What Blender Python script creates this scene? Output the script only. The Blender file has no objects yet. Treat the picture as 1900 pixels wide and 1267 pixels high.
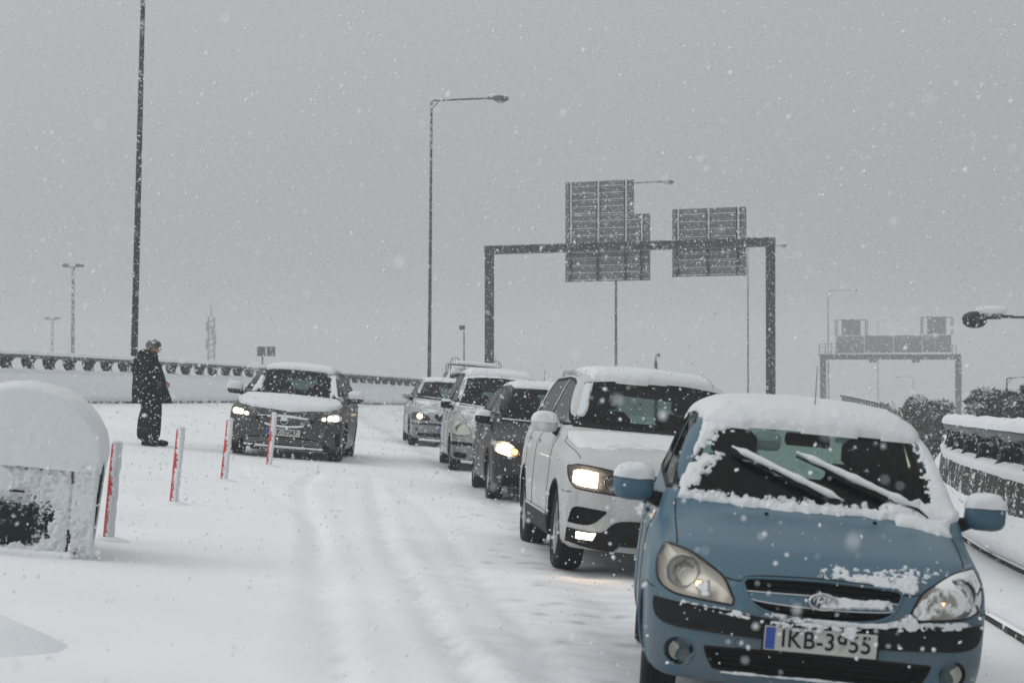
import bpy, bmesh, math, random
import numpy as np
from mathutils import Vector, Matrix, Euler
random.seed(7); np.random.seed(7)
scene = bpy.context.scene
COL = scene.collection

# ---------------------------------------------------------------- camera
cam_data = bpy.data.cameras.new('camera'); cam = bpy.data.objects.new('camera', cam_data); COL.objects.link(cam)
cam.location = (0, 0, 1.49)
cam.rotation_euler = (math.radians(90) + math.atan(72.5 / 4200), 0, 0)
cam_data.sensor_width = 36; cam_data.lens = 4200 / 1900 * 36
cam_data.clip_start = .3; cam_data.clip_end = 3000
cam_data.dof.use_dof = True; cam_data.dof.focus_distance = 24; cam_data.dof.aperture_fstop = 5.0
scene.camera = cam

# ---------------------------------------------------------------- overcast daylight
scene.view_settings.view_transform = 'Standard'; scene.view_settings.look = 'None'
scene.view_settings.gamma = 1; scene.view_settings.exposure = .22; scene.view_settings.use_curve_mapping = False
SUN_EL, SUN_ROT = math.radians(35), math.radians(250)
world = bpy.data.worlds.new('World'); scene.world = world; world.use_nodes = True
nt = world.node_tree; nt.nodes.clear()
wo = nt.nodes.new('ShaderNodeOutputWorld'); bg = nt.nodes.new('ShaderNodeBackground')
sky = nt.nodes.new('ShaderNodeTexSky'); sky.sky_type = 'NISHITA'; sky.sun_disc = False
sky.sun_elevation = SUN_EL; sky.sun_rotation = SUN_ROT; sky.air_density = 1; sky.dust_density = 4
hs = nt.nodes.new('ShaderNodeHueSaturation'); hs.inputs['Saturation'].default_value = .12
# overcast luminance: three times brighter overhead than at the horizon
tc = nt.nodes.new('ShaderNodeTexCoord'); sx = nt.nodes.new('ShaderNodeSeparateXYZ')
mr = nt.nodes.new('ShaderNodeMapRange'); mr.inputs['From Min'].default_value = 0; mr.inputs['From Max'].default_value = 1
mr.inputs['To Min'].default_value = 3.0; mr.inputs['To Max'].default_value = 8.3
cc = nt.nodes.new('ShaderNodeCombineColor')
tint = nt.nodes.new('ShaderNodeMix'); tint.data_type = 'RGBA'; tint.blend_type = 'MULTIPLY'; tint.inputs[0].default_value = 1
tint.inputs[7].default_value = (.975, 1.0, 1.005, 1)
mx = nt.nodes.new('ShaderNodeMix'); mx.data_type = 'RGBA'; mx.inputs[0].default_value = .9
L = nt.links
L.new(sky.outputs[0], hs.inputs['Color']); L.new(tc.outputs['Generated'], sx.inputs[0]); L.new(sx.outputs['Z'], mr.inputs['Value'])
# the cloud is a little brighter on the side of the hidden sun
sd = nt.nodes.new('ShaderNodeMath'); sd.operation = 'MULTIPLY_ADD'; sd.inputs[1].default_value = -.32; sd.inputs[2].default_value = 1.0; L.new(sx.outputs['X'], sd.inputs[0])
side = nt.nodes.new('ShaderNodeMath'); side.operation = 'MULTIPLY'; L.new(sd.outputs[0], side.inputs[0]); L.new(mr.outputs[0], side.inputs[1])
for k in range(3): L.new(side.outputs[0], cc.inputs[k])
L.new(cc.outputs[0], tint.inputs[6]); L.new(hs.outputs[0], mx.inputs[6]); L.new(tint.outputs[2], mx.inputs[7])
L.new(mx.outputs[2], bg.inputs['Color']); bg.inputs['Strength'].default_value = .1
L.new(bg.outputs[0], wo.inputs['Surface'])
sl = bpy.data.lights.new('sun', 'SUN'); sl.energy = .5; sl.angle = math.radians(60); sl.color = (1, .985, .96)
so = bpy.data.objects.new('sun', sl); COL.objects.link(so)
so.rotation_euler = (math.radians(90) - SUN_EL, 0, math.pi - SUN_ROT)
scene.cycles.max_bounces = 8; scene.cycles.diffuse_bounces = 6; scene.cycles.volume_bounces = 1; scene.cycles.transparent_max_bounces = 24
scene.cycles.caustics_reflective = False; scene.cycles.caustics_refractive = False
scene.cycles.use_denoising = True
scene.cycles.sample_clamp_indirect = 4
# ---------------------------------------------------------------- car body surfaces (numpy only)
def _smooth(pts, w):
    p = np.array(pts, float)
    xs = np.linspace(p[0, 0] - 0.5, p[-1, 0] + 0.5, 600)
    ys = np.interp(xs, p[:, 0], p[:, 1])
    dx = xs[1] - xs[0]
    r = max(1, int(3 * w / dx))
    k = np.exp(-0.5 * (np.arange(-r, r + 1) * dx / w) ** 2); k /= k.sum()
    yp = np.concatenate([np.full(r, ys[0]), ys, np.full(r, ys[-1])])
    ys = np.convolve(yp, k, 'valid')
    return xs, ys

class Curve:
    def __init__(self, pts, w=0.04):
        self.x, self.y = _smooth(pts, w)
    def __call__(self, v):
        return np.interp(v, self.x, self.y)

def smax(a, b, k):
    h = np.clip(0.5 + 0.5 * (a - b) / k, 0, 1)
    return b + (a - b) * h + k * h * (1 - h)

def smin(a, b, k):
    return -smax(-a, -b, k)

class Body:
    """Smooth car body: x sideways, y back from the front bumper, z up; f < 0 inside."""
    def __init__(self, s):
        self.s = s
        self.L = s['L']; self.hw = s['hw']
        self.nose = Curve(s['nose'], 0.03); self.hood = Curve(s['hood'], 0.06)
        self.W = Curve(s['W'], 0.04); self.P = Curve(s['P'], 0.12)
        self.ws = Curve(s['ws'], 0.04); self.roof = Curve(s['roof'], 0.12)
        self.rw = Curve(s['rw'], 0.05); self.Wg = Curve(s['Wg'], 0.04)
        self.rear = Curve(s['rear'], 0.05)
        w = np.array(s['ws']); t = np.gradient(w[:, 1]).mean() / np.gradient(w[:, 0]).mean()
        self.wc = 1 / math.sqrt(1 + t * t)
    def f(self, p):
        s = self.s
        x = np.abs(p[..., 0]); y = p[..., 1]; z = p[..., 2]
        q = x / self.hw
        g1 = x - self.W(z) * self.P(y)
        for (yc, zc, r, amt) in s.get('flare', ()):
            g1 = g1 - amt * np.clip(1 - np.abs(np.hypot(y - yc, z - zc) - r) / 0.09, 0, 1) ** 1
        g2 = (z - (self.hood(y) - s['crown'] * q ** 2 - s.get('crown4', .02) * q ** 6)) * 0.97
        g3 = (self.nose(z) + s['pc'] * q ** s['pe'] - y)
        g3 = g3 / np.sqrt(1 + (s['pc'] * s['pe'] * q ** (s['pe'] - 1) / self.hw) ** 2)
        g4 = y - (self.L - self.rear(z) - .12 * q ** 4)
        g5 = s['zb'] - z
        lo = smax(smax(g1, g2, s.get('k1', .10)), smax(smax(g3, g4, .05), g5, .05), s.get('k2', .07))
        h1 = x - self.Wg(z) * self.P(y) ** .5
        h2 = z - (self.roof(y) - s['rc'] * (x / .6) ** 2)
        h3 = (self.ws(z) + s['wc'] * x ** 2 - y) * self.wc
        h4 = (y - (self.rw(z) - .10 * x ** 2)) * .9
        h5 = s['belt'] - .25 - z
        hi = smax(smax(smax(h1, h2, .09), smax(h3, h4, .05), .06), h5, .05)
        return smin(lo, hi, s.get('kj', .03))
    def grad(self, p, e=.004):
        n = np.stack([self.f(p + np.array(d) * e) - self.f(p - np.array(d) * e) for d in ((1, 0, 0), (0, 1, 0), (0, 0, 1))], -1)
        return n / np.maximum(np.linalg.norm(n, axis=-1, keepdims=True), 1e-9)
    def march(self, o, d, tmax, inward=True, n=90, level=0.):
        """first crossing along o + t d (inward: from outside in; else from inside out)"""
        sg = 1. if inward else -1.
        t = np.linspace(0, tmax, n)
        F = sg * (self.f(o[:, None, :] + d[:, None, :] * t[None, :, None]) - level)
        neg = F < 0
        idx = np.argmax(neg, 1); hit = neg.any(1)
        idx = np.where(hit, np.maximum(idx, 1), n - 1)
        a = t[idx - 1]; b = t[idx]
        for _ in range(18):
            m = (a + b) / 2
            ng = sg * (self.f(o + d * m[:, None]) - level) < 0
            b = np.where(ng, m, b); a = np.where(ng, a, m)
        return o + d * b[:, None], hit
    def project(self, view, AB, side=1, near=None):
        """drop 2-D points onto the body: front (x,z), rear (x,z), top (x,y), side (y,z)"""
        AB = np.asarray(AB, float); n = len(AB)
        o = np.zeros((n, 3)); d = np.zeros((n, 3))
        if view == 'front':
            o[:, 0] = AB[:, 0]; o[:, 1] = -.3; o[:, 2] = AB[:, 1]; d[:, 1] = 1; T = 3.2
        elif view == 'rear':
            o[:, 0] = AB[:, 0]; o[:, 1] = self.L + .3; o[:, 2] = AB[:, 1]; d[:, 1] = -1; T = 3.2
        elif view == 'top':
            o[:, 0] = AB[:, 0]; o[:, 1] = AB[:, 1]; o[:, 2] = 2.1; d[:, 2] = -1; T = 2.0
        else:
            o[:, 0] = side * 1.2; o[:, 1] = AB[:, 0]; o[:, 2] = AB[:, 1]; d[:, 0] = -side; T = 1.2
        return self.march(o, d, T)

def resample(pts, n):
    p = np.array(pts, float)
    if len(p) > 2:                      # Catmull-Rom
        q = np.vstack([2 * p[0] - p[1], p, 2 * p[-1] - p[-2]])
        out = []
        for i in range(len(p) - 1):
            a, b, c, d = q[i], q[i + 1], q[i + 2], q[i + 3]
            t = np.linspace(0, 1, 16, endpoint=False)[:, None]
            m1 = (c - a) * .5; m2 = (d - b) * .5
            out.append((2*t**3-3*t**2+1)*b + (t**3-2*t**2+t)*m1 + (-2*t**3+3*t**2)*c + (t**3-t**2)*m2)
        p = np.vstack(out + [p[-1:]])
    l = np.concatenate([[0], np.cumsum(np.linalg.norm(np.diff(p, axis=0), axis=1))])
    u = np.asarray(n) if np.ndim(n) else np.linspace(0, 1, n)
    return np.stack([np.interp(u * l[-1], l, p[:, k]) for k in range(p.shape[1])], -1)

def region(low, up, nu, nv):
    a = resample(low, nu); b = resample(up, nu)
    v = np.asarray(nv)[:, None, None] if np.ndim(nv) else np.linspace(0, 1, nv)[:, None, None]
    return a[None] * (1 - v) + b[None] * v

def outline(low, up, n=40):
    a = resample(low, n); b = resample(up, n)
    o = np.vstack([a, b[::-1]])
    keep = np.concatenate([[True], np.linalg.norm(np.diff(o, axis=0), axis=1) > 1e-4])
    return o[keep]

def inpoly(P, poly):
    x, y = P[:, 0], P[:, 1]; c = np.zeros(len(P), bool)
    j = len(poly) - 1
    for i in range(len(poly)):
        xi, yi = poly[i]; xj, yj = poly[j]
        t = ((yi > y) != (yj > y)) & (x < (xj - xi) * (y - yi) / (yj - yi + 1e-12) + xi)
        c ^= t; j = i
    return c

def _hash(ix, iy, iz, seed):
    h = (ix * 374761393 + iy * 668265263 + iz * 1274126177 + seed * 974634777) & 0xffffffff
    h = ((h ^ (h >> 13)) * 1274126177) & 0xffffffff
    h = ((h ^ (h >> 16)) * 2246822519) & 0xffffffff
    return ((h ^ (h >> 15)) & 0xffff) / 65535.

def vnoise(p, seed=0):
    p = np.asarray(p, float); i = np.floor(p).astype(np.int64); f = p - i; f = f * f * (3 - 2 * f)
    r = 0
    for dx in (0, 1):
        for dy in (0, 1):
            for dz in (0, 1):
                w = (f[..., 0] if dx else 1 - f[..., 0]) * (f[..., 1] if dy else 1 - f[..., 1]) * (f[..., 2] if dz else 1 - f[..., 2])
                r = r + w * _hash(i[..., 0] + dx, i[..., 1] + dy, i[..., 2] + dz, seed)
    return r

def fbm(p, scale, octv=4, seed=0):
    r = 0; a = .5; t = 0
    for k in range(octv):
        r = r + a * vnoise(np.asarray(p) * scale * 2 ** k, seed + k); t += a; a *= .5
    return r / t - .5
# ---------------------------------------------------------------- measured shapes of the cars
SPECS = {}
SPECS['small_hatchback'] = dict(L=3.82, hw=.833, zb=.17, crown=.055, crown4=.05, pc=.30, pe=3.2, belt=.98, wc=.16, rc=.05, k1=.13, k2=.09,
    nose=[(.1, .13), (.2, .05), (.32, .02), (.45, .0), (.56, .01), (.60, .03), (.72, .08), (.80, .16)],
    hood=[(0, .69), (.1, .755), (.25, .825), (.5, .895), (.8, .955), (1.05, 1.0), (3.2, 1.02), (3.82, 1.0)],
    W=[(.1, .76), (.2, .80), (.35, .828), (.6, .833), (.8, .82), (.95, .79), (1.05, .74)],
    P=[(0, .955), (.6, .985), (1.1, 1), (3.0, 1), (3.8, .93)],
    ws=[(.9, .79), (1.0, .93), (1.2, 1.20), (1.42, 1.56)], roof=[(1.3, 1.40), (1.7, 1.455), (2.3, 1.49), (3.0, 1.475), (3.7, 1.40)],
    rw=[(.9, 3.78), (1.4, 3.52)], Wg=[(.9, .775), (1.0, .75), (1.25, .665), (1.45, .59)], rear=[(.1, .1), (.4, 0), (.9, .03), (1.1, .1)],
    wheel=(.72, 3.175, .285, .17, .30))
SPECS['suv'] = dict(L=4.49, hw=.92, zb=.22, crown=.05, crown4=.03, pc=.24, pe=4.0, belt=1.12, wc=.10, rc=.035, k1=.09, k2=.07,
    nose=[(.15, .14), (.3, .04), (.5, .0), (.7, .0), (.85, .03), (.95, .10), (1.0, .16)],
    hood=[(0, .90), (.15, .975), (.5, 1.035), (1.0, 1.09), (1.35, 1.12), (3.6, 1.14), (4.4, 1.1)],
    W=[(.15, .86), (.3, .90), (.6, .92), (.9, .912), (1.05, .885), (1.15, .85)],
    P=[(0, .97), (.6, .99), (1.1, 1), (3.6, 1), (4.49, .94)],
    ws=[(1.0, 1.12), (1.12, 1.28), (1.35, 1.60), (1.58, 2.02)], roof=[(1.7, 1.585), (2.1, 1.63), (2.7, 1.655), (3.5, 1.64), (4.3, 1.56)],
    rw=[(1.0, 4.44), (1.5, 4.05)], Wg=[(1.0, .865), (1.12, .84), (1.4, .73), (1.62, .63)], rear=[(.1, .12), (.4, 0), (1.0, .03), (1.2, .1)],
    wheel=(.91, 3.59, .345, .225, .385))
SPECS['black_hatch'] = dict(L=4.2, hw=.88, zb=.18, crown=.05, crown4=.03, pc=.26, pe=3.6, belt=1.0, wc=.11, rc=.04,
    nose=[(.1, .14), (.2, .05), (.4, .0), (.55, .0), (.66, .03), (.75, .1), (.8, .16)],
    hood=[(0, .71), (.15, .79), (.5, .87), (1.0, .95), (1.25, .99), (3.4, 1.03), (4.2, 1.0)],
    W=[(.1, .81), (.25, .86), (.55, .88), (.8, .87), (.95, .845), (1.05, .8)],
    P=[(0, .96), (.6, .985), (1.1, 1), (3.2, 1), (4.2, .93)],
    ws=[(.9, .98), (1.0, 1.14), (1.2, 1.42), (1.42, 1.80)], roof=[(1.5, 1.40), (1.9, 1.45), (2.4, 1.48), (3.2, 1.46), (4.0, 1.38)],
    rw=[(.9, 4.12), (1.4, 3.75)], Wg=[(.9, .825), (1.0, .80), (1.25, .69), (1.45, .58)], rear=[(.1, .1), (.4, 0), (.9, .03), (1.1, .1)],
    wheel=(.87, 3.44, .315, .20, .345))
SPECS['oval_hatch'] = dict(L=3.75, hw=.83, zb=.18, crown=.06, crown4=.05, pc=.30, pe=3.0, belt=1.03, wc=.13, rc=.04, k1=.12,
    nose=[(.1, .13), (.2, .05), (.4, .0), (.55, .0), (.7, .05), (.85, .17), (.9, .24)],
    hood=[(0, .74), (.12, .84), (.4, .95), (.8, 1.03), (1.0, 1.06), (3.2, 1.08), (3.7, 1.05)],
    W=[(.1, .77), (.25, .81), (.55, .83), (.8, .82), (1.0, .79), (1.1, .75)],
    P=[(0, .95), (.6, .985), (1.1, 1), (3.0, 1), (3.75, .93)],
    ws=[(.95, .70), (1.05, .85), (1.3, 1.18), (1.55, 1.58)], roof=[(1.3, 1.53), (1.7, 1.59), (2.2, 1.62), (3.0, 1.60), (3.6, 1.52)],
    rw=[(.9, 3.68), (1.5, 3.45)], Wg=[(.95, .79), (1.05, .77), (1.3, .68), (1.55, .59)], rear=[(.1, .1), (.4, 0), (.9, .03), (1.1, .1)],
    wheel=(.72, 3.1, .29, .18, .32))
SPECS['saloon'] = dict(L=4.47, hw=.87, zb=.17, crown=.045, crown4=.03, pc=.20, pe=3.6, belt=.93, wc=.10, rc=.04,
    nose=[(.1, .14), (.2, .05), (.35, .0), (.5, .0), (.6, .03), (.68, .08), (.74, .16)],
    hood=[(0, .66), (.15, .725), (.5, .80), (1.0, .87), (1.35, .91), (3.4, .97), (3.9, 1.0), (4.4, .97)],
    W=[(.1, .81), (.25, .85), (.5, .87), (.7, .865), (.88, .84), (.98, .79)],
    P=[(0, .95), (.6, .985), (1.1, 1), (3.4, 1), (4.47, .93)],
    ws=[(.85, 1.20), (.95, 1.40), (1.15, 1.72), (1.35, 2.08)], roof=[(1.8, 1.33), (2.2, 1.385), (2.6, 1.41), (3.2, 1.38), (3.6, 1.28)],
    rw=[(.9, 4.05), (1.3, 3.45)], Wg=[(.85, .80), (.95, .78), (1.15, .69), (1.38, .56)], rear=[(.1, .1), (.4, 0), (.9, .03), (1.1, .1)],
    wheel=(.77, 3.5, .315, .20, .345))
SPECS['grey_hatch'] = dict(L=4.06, hw=.885, zb=.17, crown=.05, crown4=.04, pc=.26, pe=3.6, belt=.98, wc=.12, rc=.04, k1=.10,
    nose=[(.1, .13), (.2, .05), (.38, .0), (.55, .0), (.68, .02), (.78, .09), (.84, .16)],
    hood=[(0, .75), (.12, .81), (.4, .875), (.8, .925), (1.1, .965), (3.2, 1.03), (4.0, 1.0)],
    W=[(.1, .82), (.25, .865), (.5, .885), (.75, .88), (.92, .855), (1.02, .81)],
    P=[(0, .96), (.6, .985), (1.1, 1), (3.0, 1), (4.06, .94)],
    ws=[(.9, .98), (1.0, 1.14), (1.2, 1.45), (1.37, 1.80)], roof=[(1.5, 1.35), (1.9, 1.405), (2.4, 1.43), (3.0, 1.42), (3.8, 1.33)],
    rw=[(.9, 4.0), (1.35, 3.55)], Wg=[(.9, .825), (1.0, .80), (1.2, .70), (1.42, .58)], rear=[(.1, .1), (.4, 0), (.9, .03), (1.1, .1)],
    wheel=(.80, 3.34, .31, .195, .34))
# name: (X, distance, heading, spec)
POSES = {
 'blue': (1.39, 10.5, -.045, 'small_hatchback'),
 'white': (1.28, 17.8, .09, 'suv'),
 'black': (.58, 27.6, .085, 'black_hatch'),
 'silver': (-.17, 35.6, .09, 'oval_hatch'),
 'saloon': (-1.24, 45.9, .09, 'saloon'),
 'grey': (-3.48, 34.1, .0, 'grey_hatch'),
}
BANK = .087
def bank_z(x):
    """height of the banked road deck across its width"""
    x = np.asarray(x, float)
    return np.where(x > -9, -BANK * x, BANK * 9 + .055 * (-x - 9))
CAM = (0., 0., 1.49); PITCH = math.atan(72.5 / 4200)
def pose_matrix(X, D, psi, dz=0):
    n = np.array([BANK, 0, 1.]); n /= np.linalg.norm(n)
    b = np.array([-math.sin(psi), math.cos(psi), 0]); b = b - n * b.dot(n); b /= np.linalg.norm(b)
    r = np.cross(b, n)
    M = np.eye(4); M[:3, 0] = r; M[:3, 1] = b; M[:3, 2] = n; M[:3, 3] = (X, D, float(bank_z(X)) + dz)
    return M
# ---------------------------------------------------------------- helpers
def tag(o, label=None, cat=None, group=None, kind=None):
    for k, v in (('label', label), ('category', cat), ('group', group), ('kind', kind)):
        if v: o[k] = v
    return o

def thing(name, label, cat, M=None, loc=(0, 0, 0), rotz=0, group=None):
    o = bpy.data.objects.new(name, None); COL.objects.link(o); o.empty_display_size = .2
    if M is not None: o.matrix_world = Matrix(np.asarray(M).tolist())
    else: o.location = loc; o.rotation_euler = (0, 0, rotz)
    return tag(o, label, cat, group)

def mesh_obj(name, V, F, mat, parent=None, smooth=True, loc=None):
    me = bpy.data.meshes.new(name)
    me.from_pydata([tuple(map(float, v)) for v in V], [], [tuple(int(i) for i in f) for f in F])
    me.materials.append(mat)
    if smooth: me.polygons.foreach_set('use_smooth', [True] * len(me.polygons))
    me.update()
    o = bpy.data.objects.new(name, me); COL.objects.link(o)
    if parent is not None: o.parent = parent
    if loc is not None: o.location = loc
    return o

def link(name, me, parent=None, loc=None, rot=None, scale=None):
    o = bpy.data.objects.new(name, me); COL.objects.link(o)
    if parent is not None: o.parent = parent
    if loc is not None: o.location = loc
    if rot is not None: o.rotation_euler = rot
    if scale is not None: o.scale = scale
    return o

class MB:
    """collects simple solids into one mesh"""
    def __init__(self): self.V = []; self.F = []
    def add(self, V, F):
        n = len(self.V); self.V += [tuple(v) for v in V]; self.F += [tuple(i + n for i in f) for f in F]; return self
    def box(self, c, s, rot=None, bev=0):
        x, y, z = s[0] / 2, s[1] / 2, s[2] / 2
        b = min(bev, x, y, z)
        if b <= 0:
            V = [(sx * x, sy * y, sz * z) for sx in (-1, 1) for sy in (-1, 1) for sz in (-1, 1)]
            F = [(0, 1, 3, 2), (4, 6, 7, 5), (0, 4, 5, 1), (2, 3, 7, 6), (0, 2, 6, 4), (1, 5, 7, 3)]
        else:
            V = []; F = []
            idx = {}
            for sx in (-1, 1):
                for sy in (-1, 1):
                    for sz in (-1, 1):
                        idx[sx, sy, sz] = len(V)
                        V += [(sx * x, sy * (y - b), sz * (z - b)), (sx * (x - b), sy * y, sz * (z - b)), (sx * (x - b), sy * (y - b), sz * z)]
                        F.append((len(V) - 3, len(V) - 2, len(V) - 1))
            for s_ in (-1, 1):
                F.append([idx[s_, a, c_] for a, c_ in ((-1, -1), (1, -1), (1, 1), (-1, 1))])
                F.append([idx[a, s_, c_] + 1 for a, c_ in ((-1, -1), (1, -1), (1, 1), (-1, 1))])
                F.append([idx[a, c_, s_] + 2 for a, c_ in ((-1, -1), (1, -1), (1, 1), (-1, 1))])
            for a in (-1, 1):
                for c_ in (-1, 1):
                    p, q = idx[a, c_, -1], idx[a, c_, 1]; F.append((p, q, q + 1, p + 1))
                    p, q = idx[a, -1, c_], idx[a, 1, c_]; F.append((p, q, q + 2, p + 2))
                    p, q = idx[-1, a, c_], idx[1, a, c_]; F.append((p + 1, q + 1, q + 2, p + 2))
        R = rot.to_matrix() if isinstance(rot, Euler) else (Euler(rot).to_matrix() if rot is not None else None)
        V = [Vector(v) if R is None else R @ Vector(v) for v in V]
        return self.add([(v.x + c[0], v.y + c[1], v.z + c[2]) for v in V], F)
    def tube(self, P, r, n=8, cap=True):
        P = [Vector(tuple(map(float, p))) for p in P]; m = len(P)
        r = [r] * m if not hasattr(r, '__len__') else list(r)
        V = []; F = []; up = None
        for i, p in enumerate(P):
            t = (P[min(i + 1, m - 1)] - P[max(i - 1, 0)]).normalized()
            if up is None: up = Vector((0, 0, 1)) if abs(t.z) < .9 else Vector((0, 1, 0))
            a = t.cross(up)
            if a.length < 1e-6: a = t.orthogonal()
            a.normalize(); up = a.cross(t).normalized()
            for k in range(n):
                q = 2 * math.pi * k / n
                V.append(p + (a * math.cos(q) + up * math.sin(q)) * r[i])
        for i in range(m - 1):
            for k in range(n):
                k2 = (k + 1) % n
                F.append((i * n + k, i * n + k2, (i + 1) * n + k2, (i + 1) * n + k))
        if cap: F += [tuple(range(n))[::-1], tuple((m - 1) * n + k for k in range(n))]
        return self.add(V, F)
    def lathe(self, prof, c=(0, 0, 0), axis='z', n=20):
        V = []; F = []; m = len(prof)
        for r, h in prof:
            for k in range(n):
                a = 2 * math.pi * k / n; x, y = r * math.cos(a), r * math.sin(a)
                v = {'z': (x, y, h), 'x': (h, x, y), 'y': (x, h, y)}[axis]
                V.append((v[0] + c[0], v[1] + c[1], v[2] + c[2]))
        for i in range(m - 1):
            for k in range(n):
                k2 = (k + 1) % n; F.append((i * n + k, i * n + k2, (i + 1) * n + k2, (i + 1) * n + k))
        return self.add(V, F)
    def blob(self, c, s, e=1.0, n=(20, 12)):
        """superellipsoid"""
        def pw(v): return math.copysign(abs(v) ** e, v)
        V = []; F = []; A, B = n
        for j in range(B + 1):
            t = math.pi * j / B - math.pi / 2
            for i in range(A):
                a = 2 * math.pi * i / A
                V.append((c[0] + s[0] * pw(math.cos(t)) * pw(math.cos(a)), c[1] + s[1] * pw(math.cos(t)) * pw(math.sin(a)), c[2] + s[2] * pw(math.sin(t))))
        for j in range(B):
            for i in range(A):
                i2 = (i + 1) % A; F.append((j * A + i, j * A + i2, (j + 1) * A + i2, (j + 1) * A + i))
        return self.add(V, F)
    def build(self, name, mat, parent=None, smooth=False, loc=None):
        return mesh_obj(name, self.V, self.F, mat, parent, smooth, loc)

def grid_faces(nv, nu, mask=None):
    F = []
    for j in range(nv - 1):
        for i in range(nu - 1):
            if mask is None or mask[j, i]: F.append((j * nu + i, j * nu + i + 1, (j + 1) * nu + i + 1, (j + 1) * nu + i))
    return F

# ---------------------------------------------------------------- materials
def mat_new(name):
    m = bpy.data.materials.new(name); m.use_nodes = True
    return m, m.node_tree, m.node_tree.nodes['Principled BSDF']

def N(t, kind, **kw):
    n = t.nodes.new(kind)
    for k, v in kw.items():
        if k in n.inputs.keys(): n.inputs[k].default_value = v
        else: setattr(n, k, v)
    return n

SNOW_RGB = (.80, .825, .85, 1)
def ramp(t, src, a, b):
    r = N(t, 'ShaderNodeMapRange'); r.interpolation_type = 'SMOOTHSTEP'
    r.inputs['From Min'].default_value = a; r.inputs['From Max'].default_value = b
    t.links.new(src, r.inputs['Value']); return r.outputs[0]
def mth(t, op, a, b):
    m = N(t, 'ShaderNodeMath', operation=op)
    for i, v in enumerate((a, b)):
        if hasattr(v, 'links'): t.links.new(v, m.inputs[i])
        else: m.inputs[i].default_value = v
    return m.outputs[0]

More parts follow.
